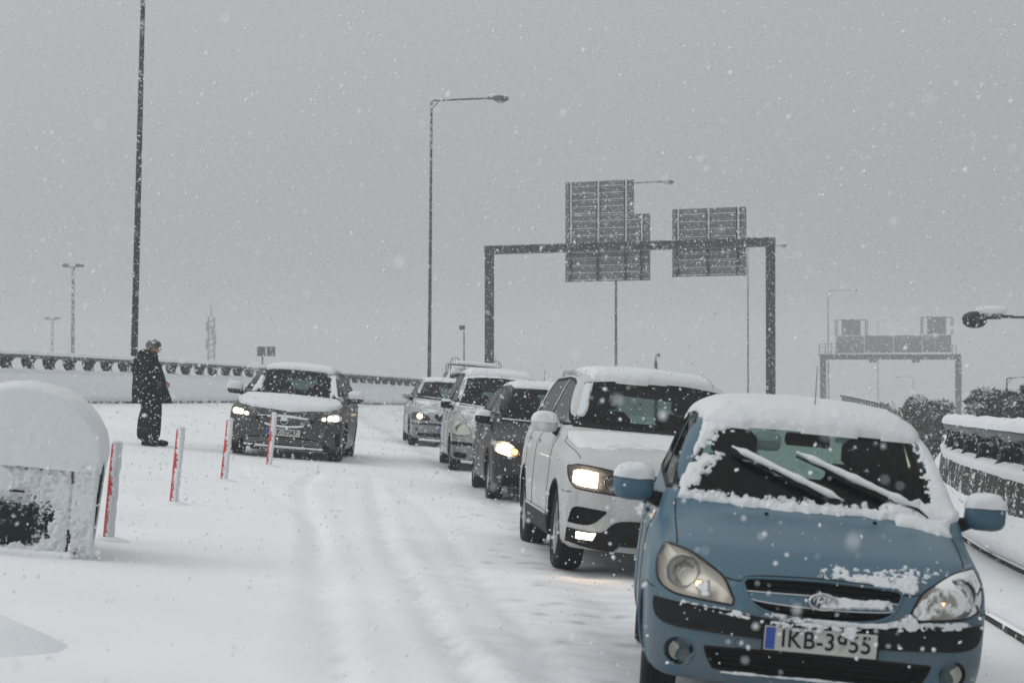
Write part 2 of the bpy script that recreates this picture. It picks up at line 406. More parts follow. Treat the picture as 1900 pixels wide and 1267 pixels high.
WIND = (.55, -.8, .25)          # where the snow blows from
def simple(name, rgb, rough=.6, metal=0., snow=None, var=.12, vscale=6, coat=0., spec=None, smap=None, dirt=0.):
    spec = (.5 if max(rgb) > .05 else .2) if spec is None else spec
    """base colour with slight variation and, if asked, snow stuck to it:
    snow=(amount, weight of up-facing, weight of windward, noise scale, sharpness)"""
    m, t, b = mat_new(name)
    b.inputs['Roughness'].default_value = rough; b.inputs['Metallic'].default_value = metal
    b.inputs['Coat Weight'].default_value = coat; b.inputs['Specular IOR Level'].default_value = spec
    tcn = N(t, 'ShaderNodeTexCoord'); nz = N(t, 'ShaderNodeTexNoise', Scale=vscale, Detail=5)
    cvec = tcn.outputs['Object']
    if smap:
        mp_ = N(t, 'ShaderNodeMapping'); mp_.inputs['Scale'].default_value = smap; t.links.new(cvec, mp_.inputs['Vector']); cvec = mp_.outputs[0]
    t.links.new(tcn.outputs['Object'], nz.inputs['Vector'])
    mr = N(t, 'ShaderNodeMapRange'); mr.inputs['To Min'].default_value = 1 - var; mr.inputs['To Max'].default_value = 1 + var
    t.links.new(nz.outputs['Fac'], mr.inputs['Value'])
    mul = N(t, 'ShaderNodeMix', data_type='RGBA', blend_type='MULTIPLY'); mul.inputs[0].default_value = 1
    mul.inputs[6].default_value = (*rgb, 1); t.links.new(mr.outputs[0], mul.inputs[7])
    out = mul.outputs[2]
    if dirt:                                            # splashed road film, thickest towards the sills
        sp_ = N(t, 'ShaderNodeSeparateXYZ'); t.links.new(tcn.outputs['Object'], sp_.inputs[0])
        mp2 = N(t, 'ShaderNodeMapping'); mp2.inputs['Scale'].default_value = (1, 1, .3); t.links.new(tcn.outputs['Object'], mp2.inputs['Vector'])
        dn = N(t, 'ShaderNodeTexNoise', Scale=9, Detail=7, Roughness=.7); t.links.new(mp2.outputs[0], dn.inputs['Vector'])
        lo_ = N(t, 'ShaderNodeMapRange'); lo_.inputs['From Min'].default_value = .85; lo_.inputs['From Max'].default_value = .15; lo_.inputs['To Min'].default_value = .10; t.links.new(sp_.outputs['Z'], lo_.inputs['Value'])
        df_ = mth(t, 'MULTIPLY', mth(t, 'MULTIPLY', lo_.outputs[0], ramp(t, dn.outputs['Fac'], .30, .72)), dirt)
        dm = N(t, 'ShaderNodeMix', data_type='RGBA'); t.links.new(df_, dm.inputs[0]); t.links.new(out, dm.inputs[6]); dm.inputs[7].default_value = (.12, .115, .11, 1); out = dm.outputs[2]
    if snow:
        amt, up, wd, sc, sh = snow
        g = N(t, 'ShaderNodeNewGeometry'); sep = N(t, 'ShaderNodeSeparateXYZ'); t.links.new(g.outputs['Normal'], sep.inputs[0])
        dot = N(t, 'ShaderNodeVectorMath', operation='DOT_PRODUCT'); dot.inputs[1].default_value = WIND
        t.links.new(g.outputs['Normal'], dot.inputs[0])
        n1 = N(t, 'ShaderNodeTexNoise', Scale=sc, Detail=6, Roughness=.65); t.links.new(cvec, n1.inputs['Vector'])
        n2 = N(t, 'ShaderNodeTexNoise', Scale=sc * .11, Detail=3); t.links.new(tcn.outputs['Object'], n2.inputs['Vector'])
        s = mth(t, 'ADD', mth(t, 'MULTIPLY', sep.outputs['Z'], up), mth(t, 'MULTIPLY', dot.outputs['Value'], wd))
        s = mth(t, 'ADD', s, mth(t, 'MULTIPLY', mth(t, 'SUBTRACT', n1.outputs['Fac'], .5), 2.2))
        s = mth(t, 'ADD', s, mth(t, 'MULTIPLY', mth(t, 'SUBTRACT', n2.outputs['Fac'], .5), 1.6))
        s = mth(t, 'ADD', s, amt)
        fac = ramp(t, s, -.5 / sh, .5 / sh)
        mix = N(t, 'ShaderNodeMix', data_type='RGBA'); t.links.new(fac, mix.inputs[0])
        t.links.new(out, mix.inputs[6]); mix.inputs[7].default_value = SNOW_RGB; out = mix.outputs[2]
        for key, v0 in (('Roughness', rough), ('Metallic', metal), ('Coat Weight', coat)):
            mm = N(t, 'ShaderNodeMapRange'); mm.inputs['To Min'].default_value = v0; mm.inputs['To Max'].default_value = .9 if key == 'Roughness' else 0
            t.links.new(fac, mm.inputs['Value']); t.links.new(mm.outputs[0], b.inputs[key])
        bp = N(t, 'ShaderNodeBump', Strength=.5, Distance=.01); t.links.new(fac, bp.inputs['Height']); t.links.new(bp.outputs[0], b.inputs['Normal'])
    t.links.new(out, b.inputs['Base Color'])
    return m

def snow_mat(name, scale=14, bump=.35, dist=.03, dirt=0., rgb=SNOW_RGB):
    m, t, b = mat_new(name)
    b.inputs['Roughness'].default_value = .85; b.inputs['Specular IOR Level'].default_value = .2
    b.inputs['Subsurface Weight'].default_value = 0
    tcn = N(t, 'ShaderNodeTexCoord')
    n = N(t, 'ShaderNodeTexNoise', Scale=scale, Detail=8, Roughness=.6); t.links.new(tcn.outputs['Object'], n.inputs['Vector'])
    n3 = N(t, 'ShaderNodeTexNoise', Scale=scale * 9, Detail=4, Roughness=.7); t.links.new(tcn.outputs['Object'], n3.inputs['Vector'])
    h = mth(t, 'ADD', n.outputs['Fac'], mth(t, 'MULTIPLY', n3.outputs['Fac'], .55))
    bp = N(t, 'ShaderNodeBump', Strength=bump, Distance=dist); t.links.new(h, bp.inputs['Height']); t.links.new(bp.outputs[0], b.inputs['Normal'])
    n2 = N(t, 'ShaderNodeTexNoise', Scale=scale * .13, Detail=4); t.links.new(tcn.outputs['Object'], n2.inputs['Vector'])
    mix = N(t, 'ShaderNodeMix', data_type='RGBA'); t.links.new(ramp(t, n2.outputs['Fac'], .35, .7), mix.inputs[0])
    mix.inputs[6].default_value = rgb; mix.inputs[7].default_value = (rgb[0] * (.95 - dirt), rgb[1] * (.955 - dirt), rgb[2] * (.96 - dirt), 1)
    t.links.new(mix.outputs[2], b.inputs['Base Color'])
    return m

def glass_mat(name, tint=(.35, .42, .40), gloss=.9, rough=.02, speck=0.):
    m, t, b = mat_new(name); t.nodes.remove(b)
    out = t.nodes['Material Output']
    tr = N(t, 'ShaderNodeBsdfTransparent'); tr.inputs['Color'].default_value = (*tint, 1)
    gl = N(t, 'ShaderNodeBsdfGlossy', Roughness=rough); gl.inputs['Color'].default_value = (gloss, gloss, gloss, 1)
    fr = N(t, 'ShaderNodeFresnel', IOR=1.45); mx = N(t, 'ShaderNodeMixShader')
    t.links.new(fr.outputs[0], mx.inputs[0]); t.links.new(tr.outputs[0], mx.inputs[1]); t.links.new(gl.outputs[0], mx.inputs[2])
    last = mx.outputs[0]
    if speck:
        df = N(t, 'ShaderNodeBsdfDiffuse'); df.inputs['Color'].default_value = SNOW_RGB
        tcn = N(t, 'ShaderNodeTexCoord'); vo = N(t, 'ShaderNodeTexVoronoi', Scale=46, Randomness=1.)
        t.links.new(tcn.outputs['Object'], vo.inputs['Vector'])
        n2 = N(t, 'ShaderNodeTexNoise', Scale=9, Detail=5); t.links.new(tcn.outputs['Object'], n2.inputs['Vector'])
        thr = mth(t, 'MULTIPLY', ramp(t, n2.outputs['Fac'], .40, .75), speck)
        f = mth(t, 'LESS_THAN', vo.outputs['Distance'], thr)
        mx2 = N(t, 'ShaderNodeMixShader'); t.links.new(f, mx2.inputs[0]); t.links.new(last, mx2.inputs[1]); t.links.new(df.outputs[0], mx2.inputs[2]); last = mx2.outputs[0]
    t.links.new(last, out.inputs['Surface'])
    return m

def emit_mat(name, rgb, s):
    m, t, b = mat_new(name)
    b.inputs['Base Color'].default_value = (*rgb, 1); b.inputs['Emission Color'].default_value = (*rgb, 1); b.inputs['Emission Strength'].default_value = s
    return m

M_SNOW = snow_mat('snow', 13, .55, .04)
M_SNOWCAP = snow_mat('car snow', 26, .7, .02)
M_ROADSNOW = snow_mat('road snow', 3.5, .30, .05, dirt=.03)
M_STEEL = simple('galvanised steel', (.07, .073, .077), .6, .3, snow=(-.85, .9, .35, 34, 3))
M_DARKSTEEL = simple('dark painted steel', (.022, .024, .026), .6, .2, snow=(-.80, .7, .30, 30, 3))
M_SIGN = simple('sign back sheet', (.13, .13, .128), .7, .2, snow=(-.85, .6, .35, 20, 2.5))
M_CONC = simple('wet concrete', (.06, .058, .054), .9, 0, snow=(-.30, 1.2, .28, 42, 3))
M_CONC_R = simple('speckled wet concrete', (.045, .043, .040), .9, 0, snow=(-.22, 1.2, .28, 26, 3), smap=(1, .22, 1))
M_CONC_LEFT = simple('snow plastered concrete', (.12, .118, .112), .85, 0, snow=(1.0, 1.0, .3, 14, 2.0))
M_DARKBASE = simple('damp kerb stone', (.03, .028, .026), .9, 0, snow=(-.28, .8, .2, 26, 3))
M_RAIL = simple('grey rail', (.10, .105, .112), .5, .5, snow=(-.9, .7, .1, 40, 3))
M_FIN = simple('dark rail bracket', (.025, .026, .028), .6, .2, snow=(-.62, .6, .35, 22, 3))
M_FIN_R = simple('snow-faced rail bracket', (.025, .026, .028), .6, .2, snow=(-.40, .6, .75, 14, 3))
M_RUBBER = simple('rubber', (.012, .012, .013), .75, 0, snow=(-1.35, .5, .2, 24, 3))
M_BLACK = simple('black plastic', (.005, .005, .0055), .6, 0, snow=(-1.1, .5, .1, 45, 4))
M_SEAL = simple('black seal', (.01, .01, .011), .6)
M_RIM = simple('alloy', (.35, .36, .37), .35, .8, snow=(-1.0, .5, .2, 20, 3))
M_CHROME = simple('chrome trim', (.55, .56, .57), .2, 1)
M_REFL = simple('lamp reflector', (.86, .84, .80), .38, .25)
M_CABIN = simple('cabin lining', (.010, .011, .012), .95, spec=.05)
M_SEAT = simple('seat cloth', (.007, .0075, .008), .95, spec=.05)
M_GLASS = glass_mat('windscreen glass', (.40, .50, .465), .30, .03, speck=.16)
M_GLASS_CLEAR = glass_mat('washed windscreen glass', (.46, .56, .53), .26, .03, speck=.07)
M_LENS = glass_mat('lamp lens', (.93, .92, .88), .95, .05)
M_BULB_ON = emit_mat('lit bulb', (1, .80, .56), 6)
def lit_lens():
    m, t, b = mat_new('lit lamp lens'); b.inputs['Base Color'].default_value = (.8, .75, .65, 1); b.inputs['Roughness'].default_value = .2
    tcn = N(t, 'ShaderNodeTexCoord'); mp_ = N(t, 'ShaderNodeMapping'); mp_.inputs['Scale'].default_value = (1, 1, .35); t.links.new(tcn.outputs['Object'], mp_.inputs['Vector'])
    n = N(t, 'ShaderNodeTexNoise', Scale=38, Detail=3); t.links.new(mp_.outputs[0], n.inputs['Vector'])
    mr = N(t, 'ShaderNodeMapRange'); mr.inputs['From Min'].default_value = .35; mr.inputs['From Max'].default_value = .62; mr.inputs['To Min'].default_value = 1.3; mr.inputs['To Max'].default_value = 9
    t.links.new(n.outputs['Fac'], mr.inputs['Value']); b.inputs['Emission Color'].default_value = (1, .80, .60, 1); t.links.new(mr.outputs[0], b.inputs['Emission Strength'])
    return m
M_LIT = lit_lens()
M_MILKY = simple('milky lamp lens', (.44, .45, .39), .3, 0, spec=.5)
M_BULB_DIM = emit_mat('side light bulb', (1, .55, .25), 3.5)
M_PLATE = simple('number plate', (.42, .42, .40), .5, 0, snow=(-.9, .3, .1, 60, 4))
M_EU = simple('plate blue', (.02, .06, .30), .5)
M_INK = simple('plate black', (.01, .01, .012), .5)
M_AMBER = simple('amber', (.6, .22, .03), .4)
M_MIRROR = simple('mirror glass', (.5, .52, .53), .08, 1)

# ---------------------------------------------------------------- road surface height
def rut(x, y, path, w=.11, depth=.022):
    P = np.array(path); px = np.interp(y, P[:, 1], P[:, 0])
    d = np.abs(x - px); on = np.clip((y - P[0, 1]) / 2, 0, 1) * np.clip((P[-1, 1] - y) / 3, 0, 1)
    return on * (-depth * np.exp(-(d / w) ** 2 * 1.2) + depth * .38 * np.exp(-((d - w * 1.7) / (w * .55)) ** 2))

LANE = [(1.75, 3), (1.39, 10.5), (1.28, 17.8), (.58, 27.6), (-.17, 35.6), (-1.24, 46), (-3.2, 62), (-5, 80)]
def lane_x(y): return np.interp(y, [p[1] for p in LANE], [p[0] for p in LANE])
TRACKS = [[(-.4, 5), (-1.0, 11.9), (-1.7, 19), (-2.55, 27), (-2.72, 33)], [(.6, 6), (-.24, 11), (-.55, 13.6), (-1.18, 19.8), (-2.0, 32)],
          [(-.9, 9), (-1.25, 13), (-1.9, 21), (-3.6, 30), (-4.2, 34)], [(.25, 8), (.1, 12.5), (-.35, 17), (-.9, 24), (-1.7, 30)]]
def road_h(x, y, detail=True):
    x = np.asarray(x, float); y = np.asarray(y, float)
    h = bank_z(x)
    p = np.stack([x, y, x * 0], -1)
    h = h + .05 * fbm(p, .35, 3, 5)
    if detail:
        h = h + .009 * fbm(p, 1.2, 3, 9) + .002 * fbm(p, 9., 3, 11)
        wob = .14 * (vnoise(np.stack([y * .16, x * 0, x * 0], -1), 3) - .5)
        for i, T in enumerate(TRACKS):
            h = h + rut(x + wob, y, T, .085 if i < 2 else .07, .036 if i < 2 else .020)
        # packed wheel lanes of the queue
        lx = lane_x(y)
        for s in (-.75, .75):
            d = np.abs(x - lx - s + wob); h = h - .018 * np.exp(-(d / .16) ** 2) * (1 + .6 * fbm(p, 6, 3, 21))
        # a ridge of pushed snow between lane and merging track
        rx = np.interp(y, [8, 11, 13.6, 19.8, 32], [.5, .0, -.38, -1.0, -1.8])
        h = h + .03 * np.exp(-((x - rx) / .13) ** 2) * np.clip(.6 + 2 * fbm(p, 1.7, 3, 31), 0, 1.3) * np.clip((24 - y) / 8, 0, 1)
        # drifts
        for (cx, cy, rx_, ry_, hh) in ((-3.4, 14.3, 1.5, .9, .07), (-3.6, 12.6, 1.1, .9, .12)):
            h = h + hh * np.exp(-((x - cx) / rx_) ** 2 - ((y - cy) / ry_) ** 2)
    return h
def road_at(x, y): return float(road_h(np.array([x]), np.array([y]))[0])
# ---------------------------------------------------------------- car builder
def xsym(p): return [(-a, b) for a, b in p]

class Car:
    def __init__(self, key, name, label, cat, paint, group=None, dz=-.015):
        X, D, psi, sp = POSES[key]
        self.B = Body(SPECS[sp]); self.s = self.B.s; self.key = key
        self.M = pose_matrix(X, D, psi, dz)
        self.root = thing(name, label, cat, M=self.M, group=group)
        self.paint = paint; self.holes = []; self.seed = hash(key) % 97 if False else sum(map(ord, key))
    def pts(self, view, AB, off=0., side=1):
        p, h = self.B.project(view, AB, side)
        if not h.all() and h.any():
            good = np.where(h)[0]; bad = np.where(~h)[0]
            p[bad] = p[good[np.argmin(np.abs(bad[:, None] - good[None]), 1)]]
        n = self.B.grad(p)
        return p + n * np.asarray(off).reshape(-1, 1) if np.ndim(off) else p + n * off
    # -- shell
    def shell(self):
        B = self.B; nth = 168; a = .95; b = B.L - .95
        th = np.linspace(0, 2 * np.pi, nth, endpoint=False)
        rows = []
        fr = np.concatenate([[.002], np.linspace(.05, 1.0, 42)]) * (np.pi / 2)
        for ph in fr: rows.append((a, -math.cos(ph), math.sin(ph)))
        for y in np.linspace(a, b, 86)[1:]: rows.append((y, 0., 1.))
        for ph in np.linspace(1, .02, 20)[1:] * (np.pi / 2): rows.append((b, math.cos(ph), math.sin(ph)))
        O = []; Dr = []
        for y, dy, dr in rows:
            # the spine rises a little towards the cabin
            zc = .58
            for t in th:
                O.append((0, y, zc)); Dr.append((dr * math.cos(t), dy, dr * math.sin(t)))
        O = np.array(O); Dr = np.array(Dr)
        P = np.concatenate([B.march(O[i:i + 4000], Dr[i:i + 4000], 2.4, inward=False, n=70)[0] for i in range(0, len(O), 4000)])
        R = len(rows); idx = np.arange(R * nth).reshape(R, nth)
        Q = np.stack([idx[:-1, :], np.roll(idx, -1, 1)[:-1, :], np.roll(idx, -1, 1)[1:, :], idx[1:, :]], -1).reshape(-1, 4)
        quads = P[Q]
        for lv in range(3):
            ins = np.zeros((len(quads), 4), bool)
            mixed = np.zeros(len(quads), bool)
            for h in self.holes:
                c = np.stack([self.inside(h, quads[:, k]) for k in range(4)], -1)
                mixed |= c.any(1) & ~c.all(1)
            qm = quads[mixed]; keep = quads[~mixed]
            m01 = (qm[:, 0] + qm[:, 1]) / 2; m12 = (qm[:, 1] + qm[:, 2]) / 2; m23 = (qm[:, 2] + qm[:, 3]) / 2; m30 = (qm[:, 3] + qm[:, 0]) / 2; c = qm.mean(1)
            quads = np.concatenate([keep] + [np.stack(s, 1) for s in ((qm[:, 0], m01, c, m30), (m01, qm[:, 1], m12, c), (c, m12, qm[:, 2], m23), (m30, c, m23, qm[:, 3]))])
        cen = quads.mean(1); out = np.zeros(len(quads), bool)
        for h in self.holes: out |= self.inside(h, cen)
        quads = quads[~out]
        flat = np.round(quads.reshape(-1, 3), 5)
        U, inv = np.unique(flat, axis=0, return_inverse=True); inv = inv.reshape(-1, 4)
        F = []
        for f in inv:
            g = [f[0]]
            for k in f[1:]:
                if k != g[-1] and k != g[0]: g.append(k)
            if len(g) >= 3: F.append(g[::-1])
        self.body = mesh_obj('body', U, F, self.paint, self.root)
        # dark lining inside the cabin
        n = B.grad(U); W = U - n * .03
        Fl = [f for f in F if W[f, 2].mean() > self.s['belt'] - .3 and W[f, 1].mean() > self.s['ws'][0][1] - .1 and (W[f, 2].mean() > self.s['belt'] - .05 or abs(n[f, 0].mean()) > .5)]
        mesh_obj('cabin_lining', W, Fl, M_CABIN, self.root)
    def inside(self, h, P):
        view, poly, cond = h
        if view == 'front': r = inpoly(P[:, [0, 2]], poly) & (P[:, 1] < cond)
        elif view == 'rear': r = inpoly(P[:, [0, 2]], poly) & (P[:, 1] > cond)
        elif view == 'side': r = inpoly(P[:, [1, 2]], poly) & (P[:, 0] * cond > .35)
        else:
            (yc, zc, rad) = poly
            r = (np.hypot(P[:, 1] - yc, P[:, 2] - zc) < rad) & (np.abs(P[:, 0]) > self.B.hw - .26)
        return r
    def hole(self, view, low, up, cond, n=40):
        self.holes.append((view, outline(low, up, n), cond))
    # -- surfaces
    def skin(self, name, view, low, up, mat, off=.003, nu=24, nv=10, side=1, parent=None, border=0, thick=0.):
        G = region(low, up, nu, nv); sh = G.shape[:2]
        p = self.pts(view, G.reshape(-1, 2), off, side)
        mask = None
        if border:
            mask = np.zeros((sh[0] - 1, sh[1] - 1), bool); mask[0] = mask[-1] = True; mask[:, 0] = mask[:, -1] = True
        V = p; F = grid_faces(sh[0], sh[1], mask)
        if thick:
            q = self.pts(view, G.reshape(-1, 2), off - thick, side); n0 = len(V)
            V = np.vstack([p, q]); idx = np.arange(n0).reshape(sh)
            per = np.concatenate([idx[0], idx[1:, -1], idx[-1, -2::-1], idx[-2:0:-1, 0]])
            F = F + [(per[k], per[(k + 1) % len(per)], per[(k + 1) % len(per)] + n0, per[k] + n0) for k in range(len(per))]
        return mesh_obj(name, V, F, mat, parent or self.root)
    def bowl(self, name, view, low, up, mat, depth=.07, nu=26, nv=14, side=1, parent=None, lip=.003, edge=.12):
        u = np.concatenate([[0, .012], np.linspace(edge, 1 - edge, nu - 4), [.988, 1]]); v = np.concatenate([[0, .02], np.linspace(edge * 1.5, 1 - edge * 1.5, nv - 4), [.98, 1]])
        G = region(low, up, u, v); U, Vv = np.meshgrid(u, v)
        e = np.minimum(np.minimum(U, 1 - U) / edge, np.minimum(Vv, 1 - Vv) / (edge * 1.5)); e = np.clip(e, 0, 1)
        off = lip - (depth + lip) * np.where(e < .11, 0, e ** .5)
        p = self.pts(view, G.reshape(-1, 2), off.reshape(-1), side)
        # push inward along the view axis instead of fanning out
        return mesh_obj(name, p, grid_faces(len(v), len(u)), mat, parent or self.root)
    def trim(self, name, view, low, up, mat, r=.007, n=34, side=1, parent=None, off=.0, closed=True):
        o = outline(low, up, n); p = self.pts(view, o, off, side)
        P = list(map(tuple, p)); 
        if closed: P = P + [P[0], P[1]]
        return MB().tube(P, r, 6, cap=False).build(name, mat, parent or self.root, True)
    def line(self, name, view, pts, mat=None, r=.0035, n=24, side=1, off=-.0005, parent=None):
        p = self.pts(view, resample(pts, n), off, side)
        return MB().tube(p, r, 5).build(name, mat or M_SEAL, parent or self.root, True)
    def snow(self, name, view, low, up, field, nu=60, nv=30, side=1, parent=None, mat=None):
        """snow lying on the car: field(u, v, p) gives its thickness in metres; nothing is built where it is below zero"""
        u = np.linspace(0, 1, nu); v = np.linspace(0, 1, nv)
        G = region(low, up, nu, nv); U, Vv = np.meshgrid(u, v)
        p0, _ = self.B.project(view, G.reshape(-1, 2), side); n = self.B.grad(p0)
        t = field(U.reshape(-1), Vv.reshape(-1), p0)
        on = t > 0
        V = p0 + n * np.where(on, t, -.004)[:, None]
        m = on.reshape(nv, nu); mask = m[:-1, :-1] | m[1:, :-1] | m[:-1, 1:] | m[1:, 1:]
        F = grid_faces(nv, nu, mask)
        if not F: return None
        used = np.unique(np.array(F)); mp = -np.ones(len(V), int); mp[used] = np.arange(len(used))
        o = mesh_obj(name, V[used], [[mp[i] for i in f] for f in F], mat or M_SNOWCAP, parent or self.root)
        if field.__qualname__.startswith('splat'): o['kind'] = 'stuff'
        return o
    def edge_field(self, W, H, T, ew=.06, rag=.04, sc=9., lump=.3, seed=0, thin=1.):
        def f(u, v, p):
            e = np.minimum(np.minimum(u, 1 - u) * W, np.minimum(v, 1 - v) * H)
            nz = fbm(p, sc, 4, self.seed + seed); n2 = fbm(p, 2.3, 3, self.seed + seed + 7)
            k = (e - rag * (1 + 2.4 * nz)) / ew
            return T * np.where(k > 0, np.clip(k, 0, 1) ** .5 * (1 + lump * (nz + n2) + .13 * fbm(p, 34, 3, self.seed + 2)), -1)
        return f
    # -- windows, cabin
    def windows(self, ws_low, ws_up, side_wins, rear=True, glass=None, frit=.028):
        g = glass or M_GLASS; s = self.s; B = self.B
        self.hole('front', ws_low, ws_up, s['ws'][-1][1] + .35)
        for lo, up in side_wins:
            for sd in (-1, 1): self.hole('side', lo, up, sd)
        self._ws = (ws_low, ws_up, g, frit); self._sw = side_wins
        rt = s['rw'][-1][0] - .06; rb = s['belt'] + .06
        w1 = float(B.Wg(rb)) - .10; w2 = float(B.Wg(rt)) - .09
        self._rear = ([(-w1, rb), (0, rb - .01), (w1, rb)], [(-w2, rt), (0, rt + .02), (w2, rt)])
        if rear: self.hole('rear', self._rear[0], self._rear[1], B.L - 1.2)
    def glaze(self):
        lo, up, g, fb = self._ws
        u = np.concatenate([[0, fb], np.linspace(fb, 1 - fb, 26)[1:-1], [1 - fb, 1]]); v = np.concatenate([[0, fb * 2], np.linspace(fb * 2, 1 - fb * 2, 14)[1:-1], [1 - fb * 2, 1]])
        def two(view, low, upp, side=1, nm='windscreen'):
            G = region(low, upp, u, v); p = self.pts(view, G.reshape(-1, 2), -.004, side)
            m = np.ones((len(v) - 1, len(u) - 1), bool); m[0] = m[-1] = False; m[:, 0] = m[:, -1] = False
            o = mesh_obj(nm, p, grid_faces(len(v), len(u), m), g, self.root)
            p2 = self.pts(view, G.reshape(-1, 2), -.002, side)
            mesh_obj('window_edge', p2, grid_faces(len(v), len(u), ~m), M_SEAL, o)
            oo = outline(low, upp, 40); q = self.pts(view, oo, -.001, side); q = list(map(tuple, q)); q += [q[0], q[1]]
            MB().tube(q, .008, 6, cap=False).build('window_seal', M_SEAL, o, True)
            return o
        two('front', lo, up)
        for l2, u2 in self._sw:
            for sd in (-1, 1): two('side', l2, u2, sd, 'side_window')
        two('rear', *self._rear, nm='rear_window')
    def cabin(self, seats_y=None, zc=None):
        s = self.s; y0 = s['ws'][0][1] + .12; bz = s['belt']; hw = self.B.hw
        wi = float(self.B.Wg(bz)) - .07
        G = MB(); G.box((0, y0 + .28, bz - .16), (2 * wi, .5, .24), bev=.06); G.box((0, y0 + .1, bz - .10), (1.2 * wi, .3, .08), bev=.03)
        G.build('dashboard', M_CABIN, self.root)
        MB().box((0, (y0 + self.B.L) / 2, .5), (2 * wi, self.B.L - y0 - .5, .04)).build('cabin_floor', M_CABIN, self.root)
        ys = y0 + 1.05
        for sx in (-1, 1):
            st = MB(); st.box((sx * .36, ys, bz - .12), (.46, .16, .62), (-.22, 0, 0), .06); st.build('seat', M_SEAT, self.root)
            MB().box((sx * .36, ys + .10, bz + .28), (.25, .11, .17), (-.2, 0, 0), .045).build('headrest', M_SEAT, self.root)
        MB().box((0, ys + .95, bz - .16), (2 * wi - .1, .15, .45), (-.25, 0, 0), .05).build('rear_seat', M_SEAT, self.root)
        for sx in (-.36, .36): MB().box((sx, ys + 1.0, bz + .13), (.24, .09, .13), bev=.04).build('headrest', M_SEAT, self.root)
        c = Vector((.36, y0 + .5, bz - .02)); rr = [(c.x + .18 * math.cos(a), c.y + .07 * math.sin(a), c.z + .17 * math.sin(a)) for a in np.linspace(0, 2 * math.pi, 25)]
        MB().tube(rr, .014, 6).build('steering_wheel', M_CABIN, self.root, True)
        zt = s['ws'][-1][0]; yt = s['ws'][-1][1]
        mm = MB(); mm.box((0, yt + .02, zt - .10), (.24, .03, .07), bev=.014); mm.tube([(0, yt + .03, zt - .08), (0, yt - .02, zt + .0)], .009, 6)
        mm.build('rear_view_mirror', M_CABIN, self.root)
    # -- wheels
    def wheels(self, spokes=5):
        yf, yr, r, w, ra = self.s['wheel']; hw = self.B.hw
        for yc in (yf, yr): self.holes.append(('arch', (yc, r * .98, ra), 0))
        self._wh = (yf, yr, r, w, ra, spokes)
    def wheel_parts(self):
        yf, yr, r, w, ra, spokes = self._wh; hw = self.B.hw
        ty = MB(); h = w / 2
        prof = [(r * .64, -h * .8), (r * .80, -h), (r * .93, -h * .98), (r * .985, -h * .8)]
        for k in range(-3, 4): prof += [(r, h * .2 * k - .007), (r, h * .2 * k + .007), (r - .007, h * .2 * k + .008), (r - .007, h * .2 * (k + 1) - .008)] if k < 3 else [(r, h * .6)]
        prof += [(r * .985, h * .8), (r * .93, h * .98), (r * .80, h), (r * .64, h * .8)]
        ty.lathe(prof, axis='x', n=44); tyre = None
        rm = MB(); rm.lathe([(r * .66, -h * .85), (r * .63, -h * .75), (r * .60, -h * .2), (r * .2, -h * .1), (0.001, -h * .1)], axis='x', n=32)
        for k in range(spokes):
            a = 2 * math.pi * k / spokes; rm.box((-h * .62, math.cos(a) * r * .34, math.sin(a) * r * .34), (.03, r * .62, r * .15), Euler((a, 0, 0)), .01)
        rm.lathe([(r * .14, -h * .6), (r * .12, -h * .78), (.001, -h * .78)], axis='x', n=16)
        rim_me = tyre_me = None
        for yc in (yf, yr):
            for sd in (-1, 1):
                if tyre_me is None:
                    o = ty.build('tyre', M_RUBBER, None, True); tyre_me = o.data
                    q = rm.build('rim', M_RIM, None, False); rim_me = q.data
                    wpar = bpy.data.objects.new('wheel', None); COL.objects.link(wpar); o.parent = wpar; q.parent = wpar
                else:
                    wpar = bpy.data.objects.new('wheel', None); COL.objects.link(wpar)
                    link('tyre', tyre_me, wpar); link('rim', rim_me, wpar)
                wpar.parent = self.root; wpar.location = (sd * (hw - h - .035), yc, r)
                if sd > 0: wpar.rotation_euler = (0, 0, math.pi)
                # wheel well
                a = np.linspace(-.25, math.pi + .25, 26); V = []
                for xx in (hw - .012, hw - .12, hw - .30):
                    for t in a: V.append((sd * xx, yc + (ra + .004) * math.cos(t), r * .98 + (ra + .004) * math.sin(t)))
                m0 = len(a); F = grid_faces(3, m0); c0 = len(V); V.append((sd * (hw - .30), yc, r))
                F += [(2 * m0 + k, 2 * m0 + k + 1, c0) for k in range(m0 - 1)]
                # outer edge follows the body side
                yz = np.array([(v[1], v[2]) for v in V[:m0]]); pp, hit = self.B.project('side', yz, sd)
                for k in range(m0):
                    if hit[k] and abs(pp[k][0]) > hw - .2: V[k] = (pp[k][0] - sd * .004, V[k][1], V[k][2])
                mesh_obj('wheel_well', V, F, M_SEAL, self.root)
                ok = [k for k in range(m0) if hit[k] and abs(pp[k][0]) > hw - .2]
                MB().tube([V[k] for k in ok], .011, 6).build('wheel_arch_lip', self._lip, self.root, True)
    _lip = None
